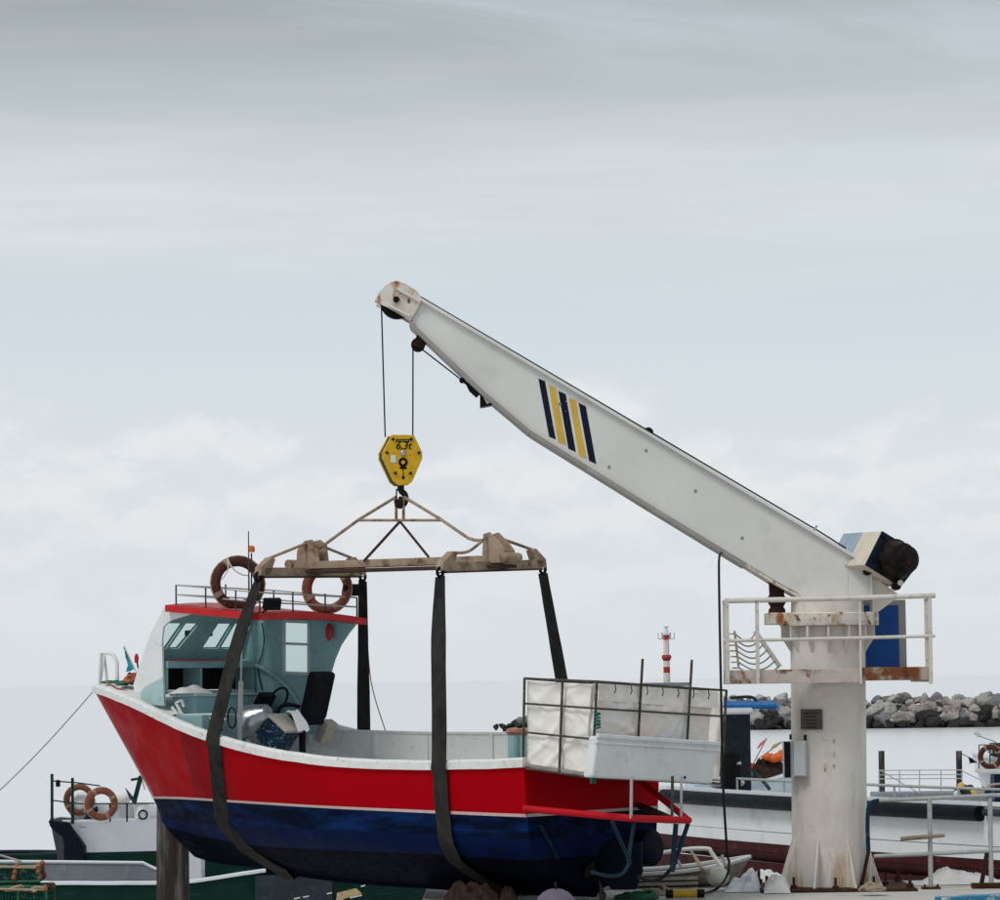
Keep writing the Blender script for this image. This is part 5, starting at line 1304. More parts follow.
# --- white and maroon planked hull behind the crane
CL, CR = at(600, 790, 64.5), at(1075, 808, 50.2)
zr = .88
dC = (CR - CL); dC.z = 0; lenC = dC.length; dC.normalize(); angC = math.atan2(dC.y, dC.x)
bc = thing('moored_trawler', 'white and maroon planked trawler hull with thick black rubbing rail behind the crane', 'boat', (CL.x, CL.y, SEA), angC)
nC = V((-dC.y, dC.x, 0))           # away from the camera
def cp(t, z, out=0.0): return CL + dC * (lenC * t) + nC * (.9 * (2 * t - 1) ** 2 * .6 - out) + V((0, 0, z - CL.z))
def cband(z0, z1, o0, o1, name, mk, t0=0, t1=1):
    mb = MB(); rows = []
    for i in range(25):
        t = t0 + (t1 - t0) * i / 24; rows.append([cp(t, z0, o0), cp(t, z1, o1), cp(t, z1, o1 - .06), cp(t, z0, o0 - .06), cp(t, z0, o0)])
    mb.grid(rows); mb.f += [[0, 1, 2, 3], [24 * 5 + k for k in range(4)]]; return mb.build(name, M[mk], bc)
def zC(px, py):           # height of a pixel on the hull side
    p = atplane(px, py, CL, nC); return p.z
zw = [zC(850, y) for y in (800, 814, 838, 850.5, 860, 871, 884)]
levs = [(zw[2] + .006, zw[0], 'plank_white'), (zw[3] + .004, zw[2] - .006, 'plank_white'), (zw[4] + .004, zw[3] - .004, 'plank_maroon'), (zw[5] + .004, zw[4] - .004, 'plank_maroon'), (-.95, zw[5] - .004, 'plank_maroon'), (-1.9, -.96, 'plank_maroon')]
zmid = (zw[2] + zw[0]) / 2
for k, (z0, z1, mk) in enumerate(levs):
    cband(z0, z1, -.05 - .05 * k if k > 2 else -.02 * k, -.0 - .05 * max(0, k - 2) if k > 2 else -.02 * k + .01, 'plank', mk)
mb = MB()
tr0 = next(i / 400 for i in range(400) if proj(cp(i / 400, zr))[0] > 668); tr1 = next(i / 400 for i in range(400) if proj(cp(i / 400, zr))[0] > 984)
zrm = (zw[0] + zw[1]) / 2; rR = abs(zw[0] - zw[1]) / 2 * 1.08
MB().tube([cp(tr0 + (tr1 - tr0) * i / 20, zrm, .10) for i in range(21)], rR, 14).build('rubbing_rail', M['fender_black'], bc, smooth=True)
MB().tube([cp(tr1 + .004 + (1 - tr1) * i / 6, zrm + .02, .06) for i in range(7)], rR * .45, 10).build('rubbing_rail', M['slate'], bc, smooth=True)
rows = [[cp(i / 24, zw[0] - .5, -.05), cp(i / 24, zw[0] - .5, -2.4)] for i in range(25)]
MB().grid(rows).build('deck', M['greyplate'], bc)
rows = [[cp(i / 24, zw[0] - .1, -2.4), cp(i / 24, -1.9, -2.3)] for i in range(25)]
MB().grid(rows).build('far_side', M['plank_white'], bc)
rows = [[cp(i / 24, zw[0] + .012, .06), cp(i / 24, zw[0] + .012, -.16)] for i in range(25)]
cband(zw[0] + .002, zw[0] + .07, .05, .05, 'capping', 'bgwhite')
# low deck rail (grey pipe) seen above the rubbing rail
for (x0, x1, y) in ((748, 1000, 786),):
    pts = []
    for k in range(11):
        t = tr0 + (tr1 + .05 - tr0) * (.22 + .78 * k / 10); pts.append(cp(t, zw[0] + .26, -.25))
    MB().tube(pts, .025, 8).build('deck_rail', M['galv'], bc, smooth=True)
    for k in range(0, 11, 2): MB().tube([pts[k], V((pts[k].x, pts[k].y, zw[0] - .49))], .02, 6).build('rail_post', M['galv'], bc)
MB().tube(smooth_path([cp(.28, zw[0] - .03, -.3), cp(.28, zw[0] + .3, -.3), cp(.30, zw[0] + .5, -.3), cp(.31, zw[0] + .55, -.3)]), .03, 8).build('davit', M['galv'], bc, smooth=True)
# rust runs at old bolts
# cabin on the trawler: dark post, white visor, blue tarpaulin roof
CYb = atplane(742, 720, CL, nC).y + 1.6
def cab(px, py, dy=0.0): return at(px, py, CYb + dy)
x0, x1 = cab(724, 750).x, cab(751, 750).x; zt2 = cab(742, 713).z; zb3 = zw[0] - .5
MB().box(((x0 + x1) / 2, CYb + .8, (zt2 + zb3) / 2), (x1 - x0, 1.5, zt2 - zb3)).build('cabin', M['slate'], bc, bevel=.02)
x2 = cab(750, 704).x; zv = cab(750, 709.5).z
MB().box(((x0 + x2) / 2 - .1, CYb + .6, zv), (x2 - x0 + .25, 2.3, .17)).build('cabin_visor', M['bgwhite'], bc, bevel=.05)
rows = []
for i in range(13):
    rows.append([])
    for j in range(9):
        px = 700 + 80 * i / 12; p = cab(px, 705, -.55 + 2.3 * j / 8)
        e = math.sin(math.pi * j / 8); rows[-1].append(V((p.x, p.y, cab(px, 705.5).z + .08 * e + .05 * noise.noise(V((i * .7, j * .6, 3))) * e - (.10 if i == 12 else 0))))
MB().grid(rows).build('blue_tarpaulin', M['bluetarp'], bc, smooth=True)
MB().bar(cab(700, 707.5, -.5), cab(777, 706.5, -.5), .1, .09).build('tarpaulin_edge', M['bluetarp'], bc, bevel=.03)
MB().tube(smooth_path([cab(730, 698, .3), cab(750, 697, .3), cab(757, 701, .3)]), .03, 8).build('roof_line', M['slate'], bc)
c = cab(731, 782, -.45); MB().box(c, (.34, .5, 1.1)).build('locker', M['black'], bc, bevel=.02)
c = cp(tr0 + .12, zw[0] + .14, -.35); MB().ball(at(726, 783, c.y), .2, 14, (1.8, 1, .62)).build('white_float', M['bgwhite'], bc, smooth=True)

# --- pale skiff with nets and buoys, behind the trawler
dS = 72.0
sp0 = at(712, 800, dS); sp1 = at(822, 752, dS)
bd = thing('net_skiff', 'pale blue skiff loaded with nets and buoys left of the crane column', 'boat', (sp0.x - .5, dS, SEA), R(8))
Pd = loft(bd, 3.3, 1.5, -.3, at(735, 783, dS).z - SEA, .95, 0, .6, M['paleblue'], M['paleblue'], .45, deck=.7, dm=M['paleblue'], cap=M['bgwhite'], capw=.08, caph=.05)
bd2 = thing('skiff_gear', 'orange buoys on a brown net heap in the pale blue skiff', 'fishing gear', at(770, 766, dS))
bumps = MB(); rnd = random.Random(5)
rows = []
for i in range(17):
    rows.append([])
    for j in range(9):
        px = 742 + 44 * i / 16; t = j / 8; e = math.sin(math.pi * t) * math.sin(math.pi * min(1, max(0, i / 16))) ** .6
        p = at(px, 776 - .28 * (px - 742), dS - .35 + .7 * t); rows[-1].append(V((p.x, p.y, p.z - .2 + .5 * e * (1 + .5 * noise.noise(V((i * .6, j * .7, 1)))))))
MB().grid(rows).build('net_heap', M['net'], bd2, smooth=True)
for (px, py, r_) in [(768, 757, 5), (774, 758.5, 5.5), (780, 757, 6), (783, 753, 4.5)]:
    MB().ball(at(px, py, dS - .25), r_ * dS / F, 14, (1.2, 1, .8)).build('orange_buoy', M['orange'], bd2, smooth=True)
for (a_, b_, fl, mk) in [((752, 766), (767, 738), [(767, 738), (760, 743), (756.5, 749), (759, 748.5), (764, 743)], 'flag_pink'), ((757, 760), (782, 742), [(781, 741.5), (773, 745), (770, 750), (777, 747)], 'flag_yellow')]:
    MB().tube([at(*a_, dS - .2), at(*b_, dS - .2)], .015, 6).build('dan_pole', M['ropetan'], bd2)
    MB().prism([at(*p, dS - .2) for p in fl], (0, .01, 0)).build('dan_flag', M[mk], bd2)
for (px, py, r_, mk) in [(742, 764, 4.5, 'navy'), (749, 766, 4, 'redlamp'), (746, 774, 6, 'ropeteal')]:
    MB().ball(at(px, py, dS - .75), r_ * dS / F, 12, (1.2, 1, .9)).build('marker_float', M[mk], bd2, smooth=True)
MB().tube(smooth_path([at(x, y, dS - .7) for x, y in [(740, 768), (752, 771), (762, 780), (770, 790)]]), .04, 8).build('hose', M['slate'], bd2, smooth=True)

# --- pontoon with two mooring posts and handrail
PD = 113.0; sP = PD / F
po = at(918, 797, PD)
pon = thing('pontoon', 'small grey pontoon with handrail between two mooring posts', 'pontoon', (po.x, PD, SEA))
x0, x1 = at(876, 797, PD).x, at(992, 797, PD).x; zd = at(918, 793, PD).z
MB().box(((x0 + x1) / 2, PD + .9, (zd + SEA - .3) / 2), (x1 - x0, 1.8, zd - SEA + .3)).build('float', M['greyplate'], pon, bevel=.03)
for px, y0, y1, w in ((882, 751, 800, 5.6), (959.5, 751, 800, 5.6)):
    p0 = at(px, y1, PD + 1.95); p1 = at(px - .6, y0, PD + 1.95); MB().tube([V((p0.x, p0.y, SEA - .5)), p1], w / 2 * sP * 1.1, 14).build('mooring_post', M['pile'], pon, smooth=True)
for y in (770.5, 775, 779):
    MB().tube([at(879, y, PD), at(962, y - .4, PD)], .02, 6).build('handrail', M['galv'], pon)
for px in (879, 899.5, 919.5, 941, 962): MB().tube([at(px, 770.5, PD), at(px, 794, PD)], .02, 6).build('handrail_post', M['galv'], pon)
MB().tube([at(881, 771, PD - .05), at(917, 792, PD - .05)], .02, 6).build('brace', M['galv'], pon)
MB().tube([at(962, 771, PD - .05), at(986, 783, PD - .05)], .02, 6).build('brace', M['galv'], pon)

# --- workboat at the right edge
ED = 96.0; sE = ED / F
be = thing('blue_workboat', 'dark blue workboat with a lifebuoy on its upper deck at the right picture edge', 'boat', (at(1150, 800, ED).x, ED, SEA), R(176))
Pe = loft(be, 3.0 + 2.2, 2.6, -.3, 1.75, .5, .1, .9, M['bgwhite'], M['navy'], .62, deck=.8, dm=M['greyplate'], cap=M['bgwhite'])
x0 = at(979, 770, ED).x
MB().box((x0 + 1.6, ED, at(990, 771, ED).z), (3.2, 1.8, .14)).build('upper_deck', M['boxgrey'], be, bevel=.04)
MB().box((at(994, 780, ED).x + 1.0, ED, (at(990, 773, ED).z + at(990, 800, ED).z) / 2), (2.2, 1.4, at(990, 773, ED).z - at(990, 800, ED).z)).build('cabin', M['navy'], be, bevel=.02)
MB().box((at(994, 757, ED).x + .8, ED + .2, at(990, 756, ED).z), (1.7, .7, .75)).build('wheelhouse_screen', M['slate'], be, bevel=.02)
for px, py in ((990, 750), (997, 750), (997, 763)): MB().box(at(px, py, ED - .16), (.14, .02, .2)).build('window', M['teal_light'], be)
MB().tube(smooth_path([at(x, y, ED) for x, y in ((1002, 750), (995, 742), (984, 738), (979, 736))]), .02, 6).build('lamp_arm', M['galv'], be)
MB().box(at(977, 734, ED), (.2, .12, .12), Matrix.Rotation(R(40), 3, 'Y')).build('lamp_head', M['boxgrey'], be, bevel=.02)
for px in (979, 990, 1001): MB().tube([at(px, 745, ED - .4), at(px, 769, ED - .4)], .018, 6).build('rail_post', M['tubes'], be)
MB().tube([at(979, 745, ED - .4), at(1003, 745, ED - .4)], .018, 6).build('rail', M['tubes'], be)
MB().tube(smooth_path([at(x, y, ED - 1) for x, y in ((982, 797), (985, 789), (991, 785), (1000, 784))]), .035, 8).build('bow_hoop', M['ropetan'], be)
MB().prism([at(x, y, ED) for x, y in ((968, 757), (970, 763), (967, 764), (978, 762.5))], (0, .02, 0)).build('pennant', M['black'], be)
MB().tube(smooth_path([at(x, y, ED + 1) for x, y in ((962, 754), (968, 757), (979, 762))]), .012, 5).build('pennant_line', M['wire'], be)
c = at(990.5, 757, ED - .5); lifebuoy('lifebuoy', c, V((-.2, -1, 0)), 9.7 * sE, 2.6 * sE, 'small dark red lifebuoy on the blue workboat at the right edge', M['buoy_dark'])
gear = thing('deck_gear', 'jumbled rope and yellow floats beside the right mooring post', 'fishing gear', at(966, 795, 90))
heap(at(966, 794, 90), .35, .3, .35, .04, 40, 9).build('rope_tangle', M['slate'], gear, smooth=True)
for px, py, mk in ((974, 791, 'stripe_yellow'), (961, 786, 'flag_yellow'), (957, 794, 'ropewhite')): MB().ball(at(px, py, 89.7), .1, 12).build('float', M[mk], gear, smooth=True)

# --- white and green boat at the left
AD = 75.0; sA = AD / F
pa = at(60, 860, AD)
hd = R(15)
zdk = at(70, 822, AD).z
ba = thing('green_white_boat', 'white and dark green fishing boat with stern rails and two lifebuoys, far left', 'boat', (at(64, 850, AD).x, AD + 1.0, SEA), hd)
Pa = loft(ba, 10.5, 2.6, -.4, zdk - SEA, .9, .0, 1.5, M['bgwhite'], M['green'], .61, tr=.8, deck=.97, dm=M['bgwhite'], cap=M['bgwhite'], capw=.1, caph=.05, stern_rake=.30, tmat=M['rudderblue'])
MB().prism([at(x, y, AD - .25) for x, y in ((48, 820.5), (68, 822.5), (74, 832), (79, 839), (84, 847), (83.5, 866), (63.5, 866), (63.5, 838), (56, 833), (50, 827))], (0, 1.9, 0)).build('stern_counter', M['rudderblue'], ba, bevel=.03)
Ai = MW[ba.name]
def rail(px0, y0, px1, y1, Y): return [at(px0, y0, Y), at(px1, y1, Y)]
dA = AD - .1
for px, y0, y1, r_ in ((52, 774, 818, .035), (72.5, 778, 820, .035)): 
    MB().tube([at(px, y1 + 4, dA), at(px, y0, dA)], r_, 8).build('stern_post', M['green'], ba)
for pl in ([(52, 781), (78, 783), (100, 786)], [(52, 800.5), (80, 804), (155, 803.5)]):
    MB().tube([at(x, y, dA) for x, y in pl], .018, 6).build('stern_rail', M['green'], ba)
for px in (127, 110): MB().tube([at(px, 803.5, dA), at(px, 822, dA)], .02, 6).build('rail_post', M['black'], ba)
MB().box(at(58, 783.5, dA), (.1, .1, .16)).build('stern_light', M['black'], ba, bevel=.02)
c = at(82, 806, AD + .5); MB().ball(c, .35, 14, (1, .8, 1)).build('white_drum', M['bgwhite'], ba, smooth=True)
MB().box(at(106, 812, AD + .7), (1.3, .6, .42)).build('deck_box', M['bgwhite'], ba, bevel=.03)
MB().box(at(150, 812, AD + .72), (.8, .5, .38)).build('deck_box', M['bgwhite'], ba, bevel=.03)
MB().ball(at(120, 799, AD + .3), .17, 12, (1.5, 1, .9)).build('net_bag', M['canvas'], ba, smooth=True)
MB().lathe([(.18, 0), (.19, .35)], at(142, 818, AD + .1), n=16).build('bucket', M['white'], ba, smooth=True)
MB().torus(at(143, 815, AD - .1), (.3, -1, 0), .1, .02, 16, 6).build('rope_ring', M['black'], ba)
MB().prism([at(x, y, AD) for x, y in ((83, 820), (88, 812), (97, 806), (98, 811), (92, 819))], (0, .1, 0)).build('blue_bag', M['navy'], ba, bevel=.02)
MB().bar(at(134, 803, AD), at(141, 776, AD), .08, .1).build('hauler_arm', M['green'], ba)
MB().prism([at(x, y, AD - .1) for x, y in ((125, 788), (132, 796), (137, 802), (133, 803), (129, 798))], (0, .1, 0)).build('anchor_fluke', M['slate'], ba)
MB().bar(at(131, 780, AD), at(143, 778, AD), .06, .06).build('hauler_head', M['rustbrown'], ba)
MB().bar(at(141, 777, AD), at(145, 790, AD), .03, .03).build('hauler_stay', M['galv'], ba)
for px, w_ in ((80, 50),): MB().bar(at(78, 827, AD - .05), at(86, 827.5, AD - .05), .02, .02).build('hull_fitting', M['greyplate'], ba)
c = at(79.5, 800, AD + .15); lifebuoy('lifebuoy', c, V((-.15, -1, 0)), 12.8 * sA, 3.0 * sA, 'orange brown lifebuoy behind the green stern rail, left one of the far pair', M['buoy'])
c = at(101.3, 804, AD - .35); lifebuoy('lifebuoy', c, V((.1, -1, 0)), 13.0 * sA, 3.4 * sA, 'orange brown lifebuoy hung on the green stern rail, right one of the far pair', M['buoy'])

# --- long dark green boat in front of it
GD = 55.5; sG = GD / F
x0 = at(-40, 883, GD).x; x1 = at(432, 868, GD).x
zg = at(100, 883.5, GD).z
bb = thing('green_barge', 'long dark green boat low in the water under the red bow', 'boat', (x0, GD + 1.55, SEA), 0)
tabz = [(-40, 883.5), (157, 883.5), (190, 882), (214, 879), (238, 875), (274, 870), (300, 867.5), (350, 863), (432, 858)]
def gb(px, dz=0.0, Y=GD): p = at(px, slerp(tabz, px), Y); return p + V((0, 0, dz))
pxs = [-40 + 472 * i / 40 for i in range(41)]
def gy(px): t = max(0, (px - 230) / 202); return GD + 1.5 * t ** 2.2
rows = [[gb(px, 0, gy(px)), gb(px, -.28, gy(px) + .03), V((gb(px, 0, gy(px)).x, gy(px) + .10 + .2 * max(0, (px - 230) / 202), SEA - .3))] for px in pxs]
MB().grid(rows).build('topsides', M['green'], bb, smooth=True, ang=60)
def gfar(px): return 2 * (GD + 1.55) - gy(px)
rows = [[V((gb(px, 0, gy(px)).x, gfar(px), gb(px, 0, gy(px)).z)), V((gb(px, 0, gy(px)).x, gfar(px) - .1, SEA - .3))] for px in pxs]
MB().grid(rows).build('far_topsides', M['green'], bb, smooth=True)
rows = [[gb(px, -.12, gy(px) + .05), V((gb(px, 0, gy(px)).x, gfar(px) - .05, gb(px, 0, gy(px)).z - .12))] for px in pxs]
MB().grid(rows).build('deck', M['greyplate'], bb)
sweep([gb(px, 0, gy(px) + .03) for px in pxs], .14, .06, -.02).build('gunwale', M['bgwhite'], bb, smooth=True)
MB().box((x0 - .03, GD + 1.55, (zg + SEA) / 2 - .1), (.05, 3.1, zg - SEA)).build('transom', M['green'], bb)
pl = [(-20, 861.5), (45, 862), (143, 863), (153, 868), (157, 869.5), (157, 886), (-20, 886)]
MB().prism([at(x, y, GD + 1.9) for x, y in pl], (0, .05, 0)).build('grey_screen', M['greyplate'], bb)
MB().tube([at(x, y, GD + 1.9) for x, y in pl[:5]], .03, 8).build('screen_rail', M['bgwhite'], bb)
MB().box((at(190, 870, GD + 1.9).x - .1, GD + 2.2, (at(190, 850, GD + 1.9).z + zg) / 2 - .05), (at(213, 870, GD + 1.9).x - at(178, 870, GD + 1.9).x, .6, at(190, 850, GD + 1.9).z - zg + .05)).build('white_locker', M['bgwhite'], bb, bevel=.02)
pl = [(255, 876), (300, 875), (332, 873), (332, 915), (255, 915)]
MB().prism([at(x, y, GD - .06) for x, y in pl], (0, .05, 0)).build('hull_fender_mat', M['slate'], bb)
MB().prism([at(x, y, GD - .05) for x, y in [(337, 893), (356, 888.5), (362, 894), (344, 899), (340, 903), (336, 902)]], (0, .03, 0)).build('cream_patch', M['cream_panel'], bb)
for (x_, y_, l_) in [(294, 899, 6), (303, 897.5, 6), (327, 894, 5), (361, 886.5, 4), (370, 884.5, 4.5), (380, 881.7, 5), (350, 898, 12)]:
    a_ = at(x_, y_, GD - .055 + 0); b_ = at(x_ + l_, y_ - l_ * .22, GD - .055); MB().bar(a_, b_, .02, .02).build('trim_dash', M['hullwhite_mark'], bb)
MB().prism([at(x, y, GD - .02) for x, y in [(404, 881), (408, 882.5), (406, 884), (403, 886), (402, 884)]], (0, .02, 0)).build('white_mark', M['hullwhite_mark'], bb)
MB().tube([at(-10, 852.5, GD + 1.5), at(21, 861.5, GD + 1.88)], .02, 6).build('mooring_rope', M['ropewhite'], bb)
# dark green bulwark of a further boat, level with the grey screen
p0, p1 = at(-60, 855, 82), at(66, 855, 82)
gb2 = thing('far_green_hull', 'thin strip of dark green hull at the left edge behind the grey screen', 'boat', (p0.x - 1, 83, SEA), 0)
loft(gb2, p1.x - p0.x + 1.3, 2.0, -.4, at(30, 855.5, 82).z - SEA, .0, .0, .3, M['green'], M['green'], .4, tr=.9, deck=.9, dm=M['greyplate'], cap=M['slate'], capw=.08, caph=.05)

# --- timber pile
pp = at(173, 905, 51)
MB().lathe([(16.3 * 51 / F, SEA - .6), (16.3 * 51 / F, .2), (15.6 * 51 / F, at(173, 792, 51).z), (15.0 * 51 / F, at(173, 790, 51).z)], (pp.x, 51, 0), n=28).build('mooring_pile', M['pile'], smooth=True, label='thick weathered timber pile standing in the water under the red bow', cat='pile')

# --- fish traps on a low jetty, bottom left
TD = 48.5; sT = TD / F
jz = -.72
MB().box((at(-40, 900, TD).x, TD + .2, jz - .12), (3.6, 2.6, .22)).build('jetty', M['oldwood'], kind='structure', bevel=.02)
for sx in (-1.2, 1.2):
    for sy in (-.8, 1.2): MB().lathe([(.12, SEA - .5), (.12, jz - .2)], (at(-40, 900, TD).x + sx, TD + sy, 0), n=12).build('jetty_post', M['pile'], kind='structure')
def trap(label, c, w, d, h, rz):
    o = thing('fish_trap', label, 'fish trap', c, rz, 'netted fish traps on the jetty')
    mm = MB(); X, Y_, Z = w / 2, d / 2, h
    cs = [(-X, -Y_), (X, -Y_), (X, Y_), (-X, Y_)]
    for z in (.03, Z): mm.tube([V((x, y, z)) for x, y in cs], .025, 6, True)
    for x, y in cs: mm.tube([V((x, y, .03)), V((x, y, Z))], .022, 6)
    mm.tube([V((0, -Y_, .03)), V((0, -Y_, Z)), V((0, Y_, Z)), V((0, Y_, .03))], .02, 6)
    mm.build('frame', M['ropegreen'], o, True, smooth=True)
    nt_ = MB(); n = 9
    for i in range(1, n * 2):
        x = -X + w * i / (n * 2); j = lambda: random.uniform(-.012, .012)
        nt_.tube([V((x + j(), -Y_, .03)), V((x + j(), -Y_ + .015, Z / 2)), V((x + j(), -Y_, Z)), V((x + j(), 0, Z + j())), V((x + j(), Y_, Z)), V((x, Y_, .03))], .009, 4)
    for i in range(1, n):
        z = .03 + (Z - .03) * i / n; nt_.tube([V((-X, -Y_ + .01, z)), V((-X / 2, -Y_ + .02, z + random.uniform(-.02, .02))), V((0, -Y_ + .01, z)), V((X / 2, -Y_, z + random.uniform(-.02, .02))), V((X, -Y_, z)), V((X, Y_, z)), V((-X, Y_, z)), V((-X, -Y_, z))], .009, 4)
        y = -Y_ + d * i / n; nt_.tube([V((-X, y, Z)), V((0, y, Z + random.uniform(-.02, .02))), V((X, y, Z))], .009, 4)
    nt_.build('netting', M['trapnet'], o, True, kind='stuff')
    rows = []
    for i in range(9): rows.append([V((-X * .9 + w * .9 * i / 8, (j / 5 - .5) * d * .85, .05 + Z * .75 * math.sin(math.pi * j / 5) * (.8 + .4 * noise.noise(V((i * .8, j, c[2] * 3)))))) for j in range(6)])
    MB().grid(rows).build('folded_net', M['trapnet'], o, True, smooth=True)
    for (x, y) in cs + [(0, -Y_)]:
        for k in range(3): MB().ball((x + random.uniform(-.03, .03), y + random.uniform(-.04, .02), Z * (.25 + .34 * k) + .03), .042, 8, (1, 1, 1.3)).build('cork_float', M['cork_orange'], o, True, smooth=True)
    hp_ = MB().tube(smooth_path([V((random.uniform(-X, X), -Y_ + random.uniform(-.04, .02), Z * random.uniform(.9, 1.05))) for _ in range(9)], 4), .018, 6); hp_.build('lashing', M['ropetan'], o, True, smooth=True)
    return o
def tp_(px, z, dy=0.0): p = at(px, 880, TD + dy); return (p.x, p.y, z)
hA = at(25, 884, TD).z - .0
trap('green netted fish trap on top of the stack at the bottom left', tp_(17, at(25, 884, TD).z, .25), .72, .5, at(20, 864.5, TD + .25).z - at(25, 884, TD).z - .02, .05)
trap('green and tan netted fish trap at the bottom left, under the other trap', tp_(22, jz, .1), .85, .62, at(25, 884, TD).z - jz - .03, -.04)

# ================================================================== THINGS ON THE QUAY
# weathered grey boat moored right behind the quay
OD = 46.25; sO = OD / F
bo = thing('weathered_dinghy', 'weathered grey wooden dinghy with bent white rail behind the pendant cable', 'dinghy', (at(560, 880, OD).x, OD + .62, .006), R(0))
Lo = at(752, 866, OD).x - at(560, 880, OD).x
dzl = at(650, 873, OD).z
Po = loft(bo, Lo, 1.15, .0, dzl - .05, .20, 0.0, .25, M['oldwood'], M['oldwood'], .45, tr=.95, deck=.8, dm=M['oldwood'], cap=M['boxgrey'], capw=.1, caph=.05, full=5, flare=.25)
for k in range(3):
    z = dzl - .11 - .075 * k; MB().bar((.3, -.565 + .012 * k, z), (Lo * .72, -.575 + .012 * k, z + .02), .03, .05).build('strake', M['oldwood'], bo, True, bevel=.008)
MB().tube(smooth_path([at(x, y, OD + .1) for x, y in ((655, 853.5), (664, 852.5), (690, 849), (708, 849), (711, 852), (718, 862), (723, 868))], 3), .03, 8).build('white_rail', M['white'], bo, smooth=True)
for a_, b_ in (((690, 850), (700, 864)), ((672, 852), (682, 868)), ((722, 855), (725, 866))): MB().tube([at(*a_, OD + .1), at(*b_, OD + .1)], .022, 8).build('rail_leg', M['galv'], bo)
c = at(718, 877, 45.75)
fb = thing('ball_fender', 'pale round fender hung on the weathered dinghy', 'fender', (c.x, c.y, c.z - .16))
MB().ball(c, 10.4 * 45.95 / F, 18, (1.08, 1, .95)).build('ball', M['fenderball'], fb, smooth=True)
MB().tube(smooth_path([c + V((-.1, -.05, .05)), c + V((-.2, -.03, .1)), at(700, 866, 46.1), at(694, 855, 46.3)]), .025, 8).build('fender_rope', M['ropetan'], fb, smooth=True)

def drape(label, name, pxs_, top, depth, Y, z0, mk, seed, amp, cat='tarpaulin'):
    """crumpled cloth heap lying on the quay; top is a table px -> py of its crest"""
    rows = []; n = 56; m_ = 26
    fold = lambda a_, f_: 1 - min(1, abs(noise.noise(a_)) * f_)
    for i in range(n + 1):
        px = pxs_[0] + (pxs_[1] - pxs_[0]) * i / n; zt_ = at(px, clerp(top, px), Y).z; rows.append([])
        for j in range(m_ + 1):
            t = j / m_; p = at(px, 890, Y + (t - .5) * depth); e = math.sin(math.pi * t) ** .6; q_ = V((p.x * 3, p.y * 3, seed))
            w = amp * (.9 * noise.noise(q_) + .8 * fold(V((p.x * 4 + p.y * 3, p.y * 2, seed + 4)), 4) - .6 * fold(V((p.x * 5 - p.y * 4, p.y * 5, seed + 8)), 4))
            rows[-1].append(V((p.x + .03 * noise.noise(q_ * 2), p.y + .04 * noise.noise(q_ * 2 + V((5, 0, 0))), z0 + max(0.006, (zt_ - z0) * e * (1 + w)))))
    return MB().grid(rows).build(name, M[mk], smooth=True, ang=75, label=label, cat=cat)
drape('crumpled white tarpaulin heap behind the right quay railing', 'white_tarpaulin', (912, 1010), [(912, 892), (925, 880), (937, 872.5), (948, 869.5), (965, 872), (980, 875), (1010, 884)], 1.0, 46.8, .004, 'tarp', 1.0, .4)
drape('crumpled clear plastic sheet heaped between the round fender and the crane foot', 'plastic_sheet', (724, 760), [(724, 891), (732, 884), (740, 880), (745, 873), (753, 873), (757, 879), (760, 888)], .6, 45.6, .004, 'tarp_blueish', 3.0, .5, 'plastic sheet')
drape('white plastic sack behind the left end of the crane base plate', 'plastic_sack', (750, 787), [(750, 884), (757, 872), (770, 873), (782, 875), (787, 884)], .6, 47.1, .004, 'tarp_blueish', 6.0, .3, 'sack')
drape('bulging pale sack lying on the quay left of the crane gusset', 'pale_sack', (764, 790), [(764, 889), (768, 880), (776, 876), (784, 878), (790, 888)], .5, 45.2, .004, 'tarp', 31.0, .25, 'sack')
drape('beige net heap lying on the quay under the stern', 'net_heap', (508, 556), [(508, 892), (516, 889), (534, 890.5), (548, 891), (556, 893)], .8, 45.6, .004, 'ropetan', 9.0, .3, 'net')
nl = thing('rope_coil', 'dark green rope coil on the quay in front of the dinghy', 'rope', atz(640, 897, 0.0))
heap(atz(640, 898, .02), .34, .26, .12, .024, 60, 31, 8).build('coil', M['ropegreen'], nl, smooth=True)
nl = thing('rope_coil', 'loose tan rope tangle on the quay just left of the yellow control stick', 'rope', atz(655, 897, 0.0))
heap(atz(657, 894, .02), .26, .2, .14, .02, 50, 33, 7).build('coil', M['ropetan'], nl, smooth=True)
# floats, tyres, timber under the stern
c = at(556, 925, 39.0); c.z = 0
fl = thing('purple_float', 'dull purple round float on the quay under the boat stern', 'float', c)
MB().ball(c + V((0, 0, .25)), .26, 18, (1, 1, .96)).build('ball', M['purple'], fl, smooth=True)
MB().torus(c + V((0, 0, .51)), (1, 0, 0), .05, .018, 14, 6).build('eye', M['black'], fl)
drape('dark brown net bundle under the keel of the red boat', 'net_bundle', (444, 498), [(444, 897), (452, 889), (460, 886), (474, 885.5), (486, 887), (498, 896)], .6, 43.6, .004, 'net', 21.0, .35, 'net')
drape('small dark net bundle right of the bigger one under the keel', 'net_bundle', (499, 517), [(499, 896), (505, 888), (511, 887), (517, 896)], .4, 43.6, .004, 'net', 25.0, .3, 'net')
c0 = atz(585, 905, 0)
tb_ = thing('timber_offcuts', 'short grey timber boards leaning in a heap on the quay below the rudder', 'timber', (c0.x, c0.y + 1.2, 0))
for k, (a_, b_) in enumerate([((574, 898), (600, 880)), ((580, 900), (606, 888)), ((598, 899), (602, 878)), ((570, 893), (584, 884))]):
    pa_, pb_ = at(*a_, 45.4 - .12 * k), at(*b_, 45.9 - .12 * k); pa_.z = max(pa_.z, .04); MB().bar(pa_, pb_, .14, .035).build('board', M['oldwood'], tb_, bevel=.006)

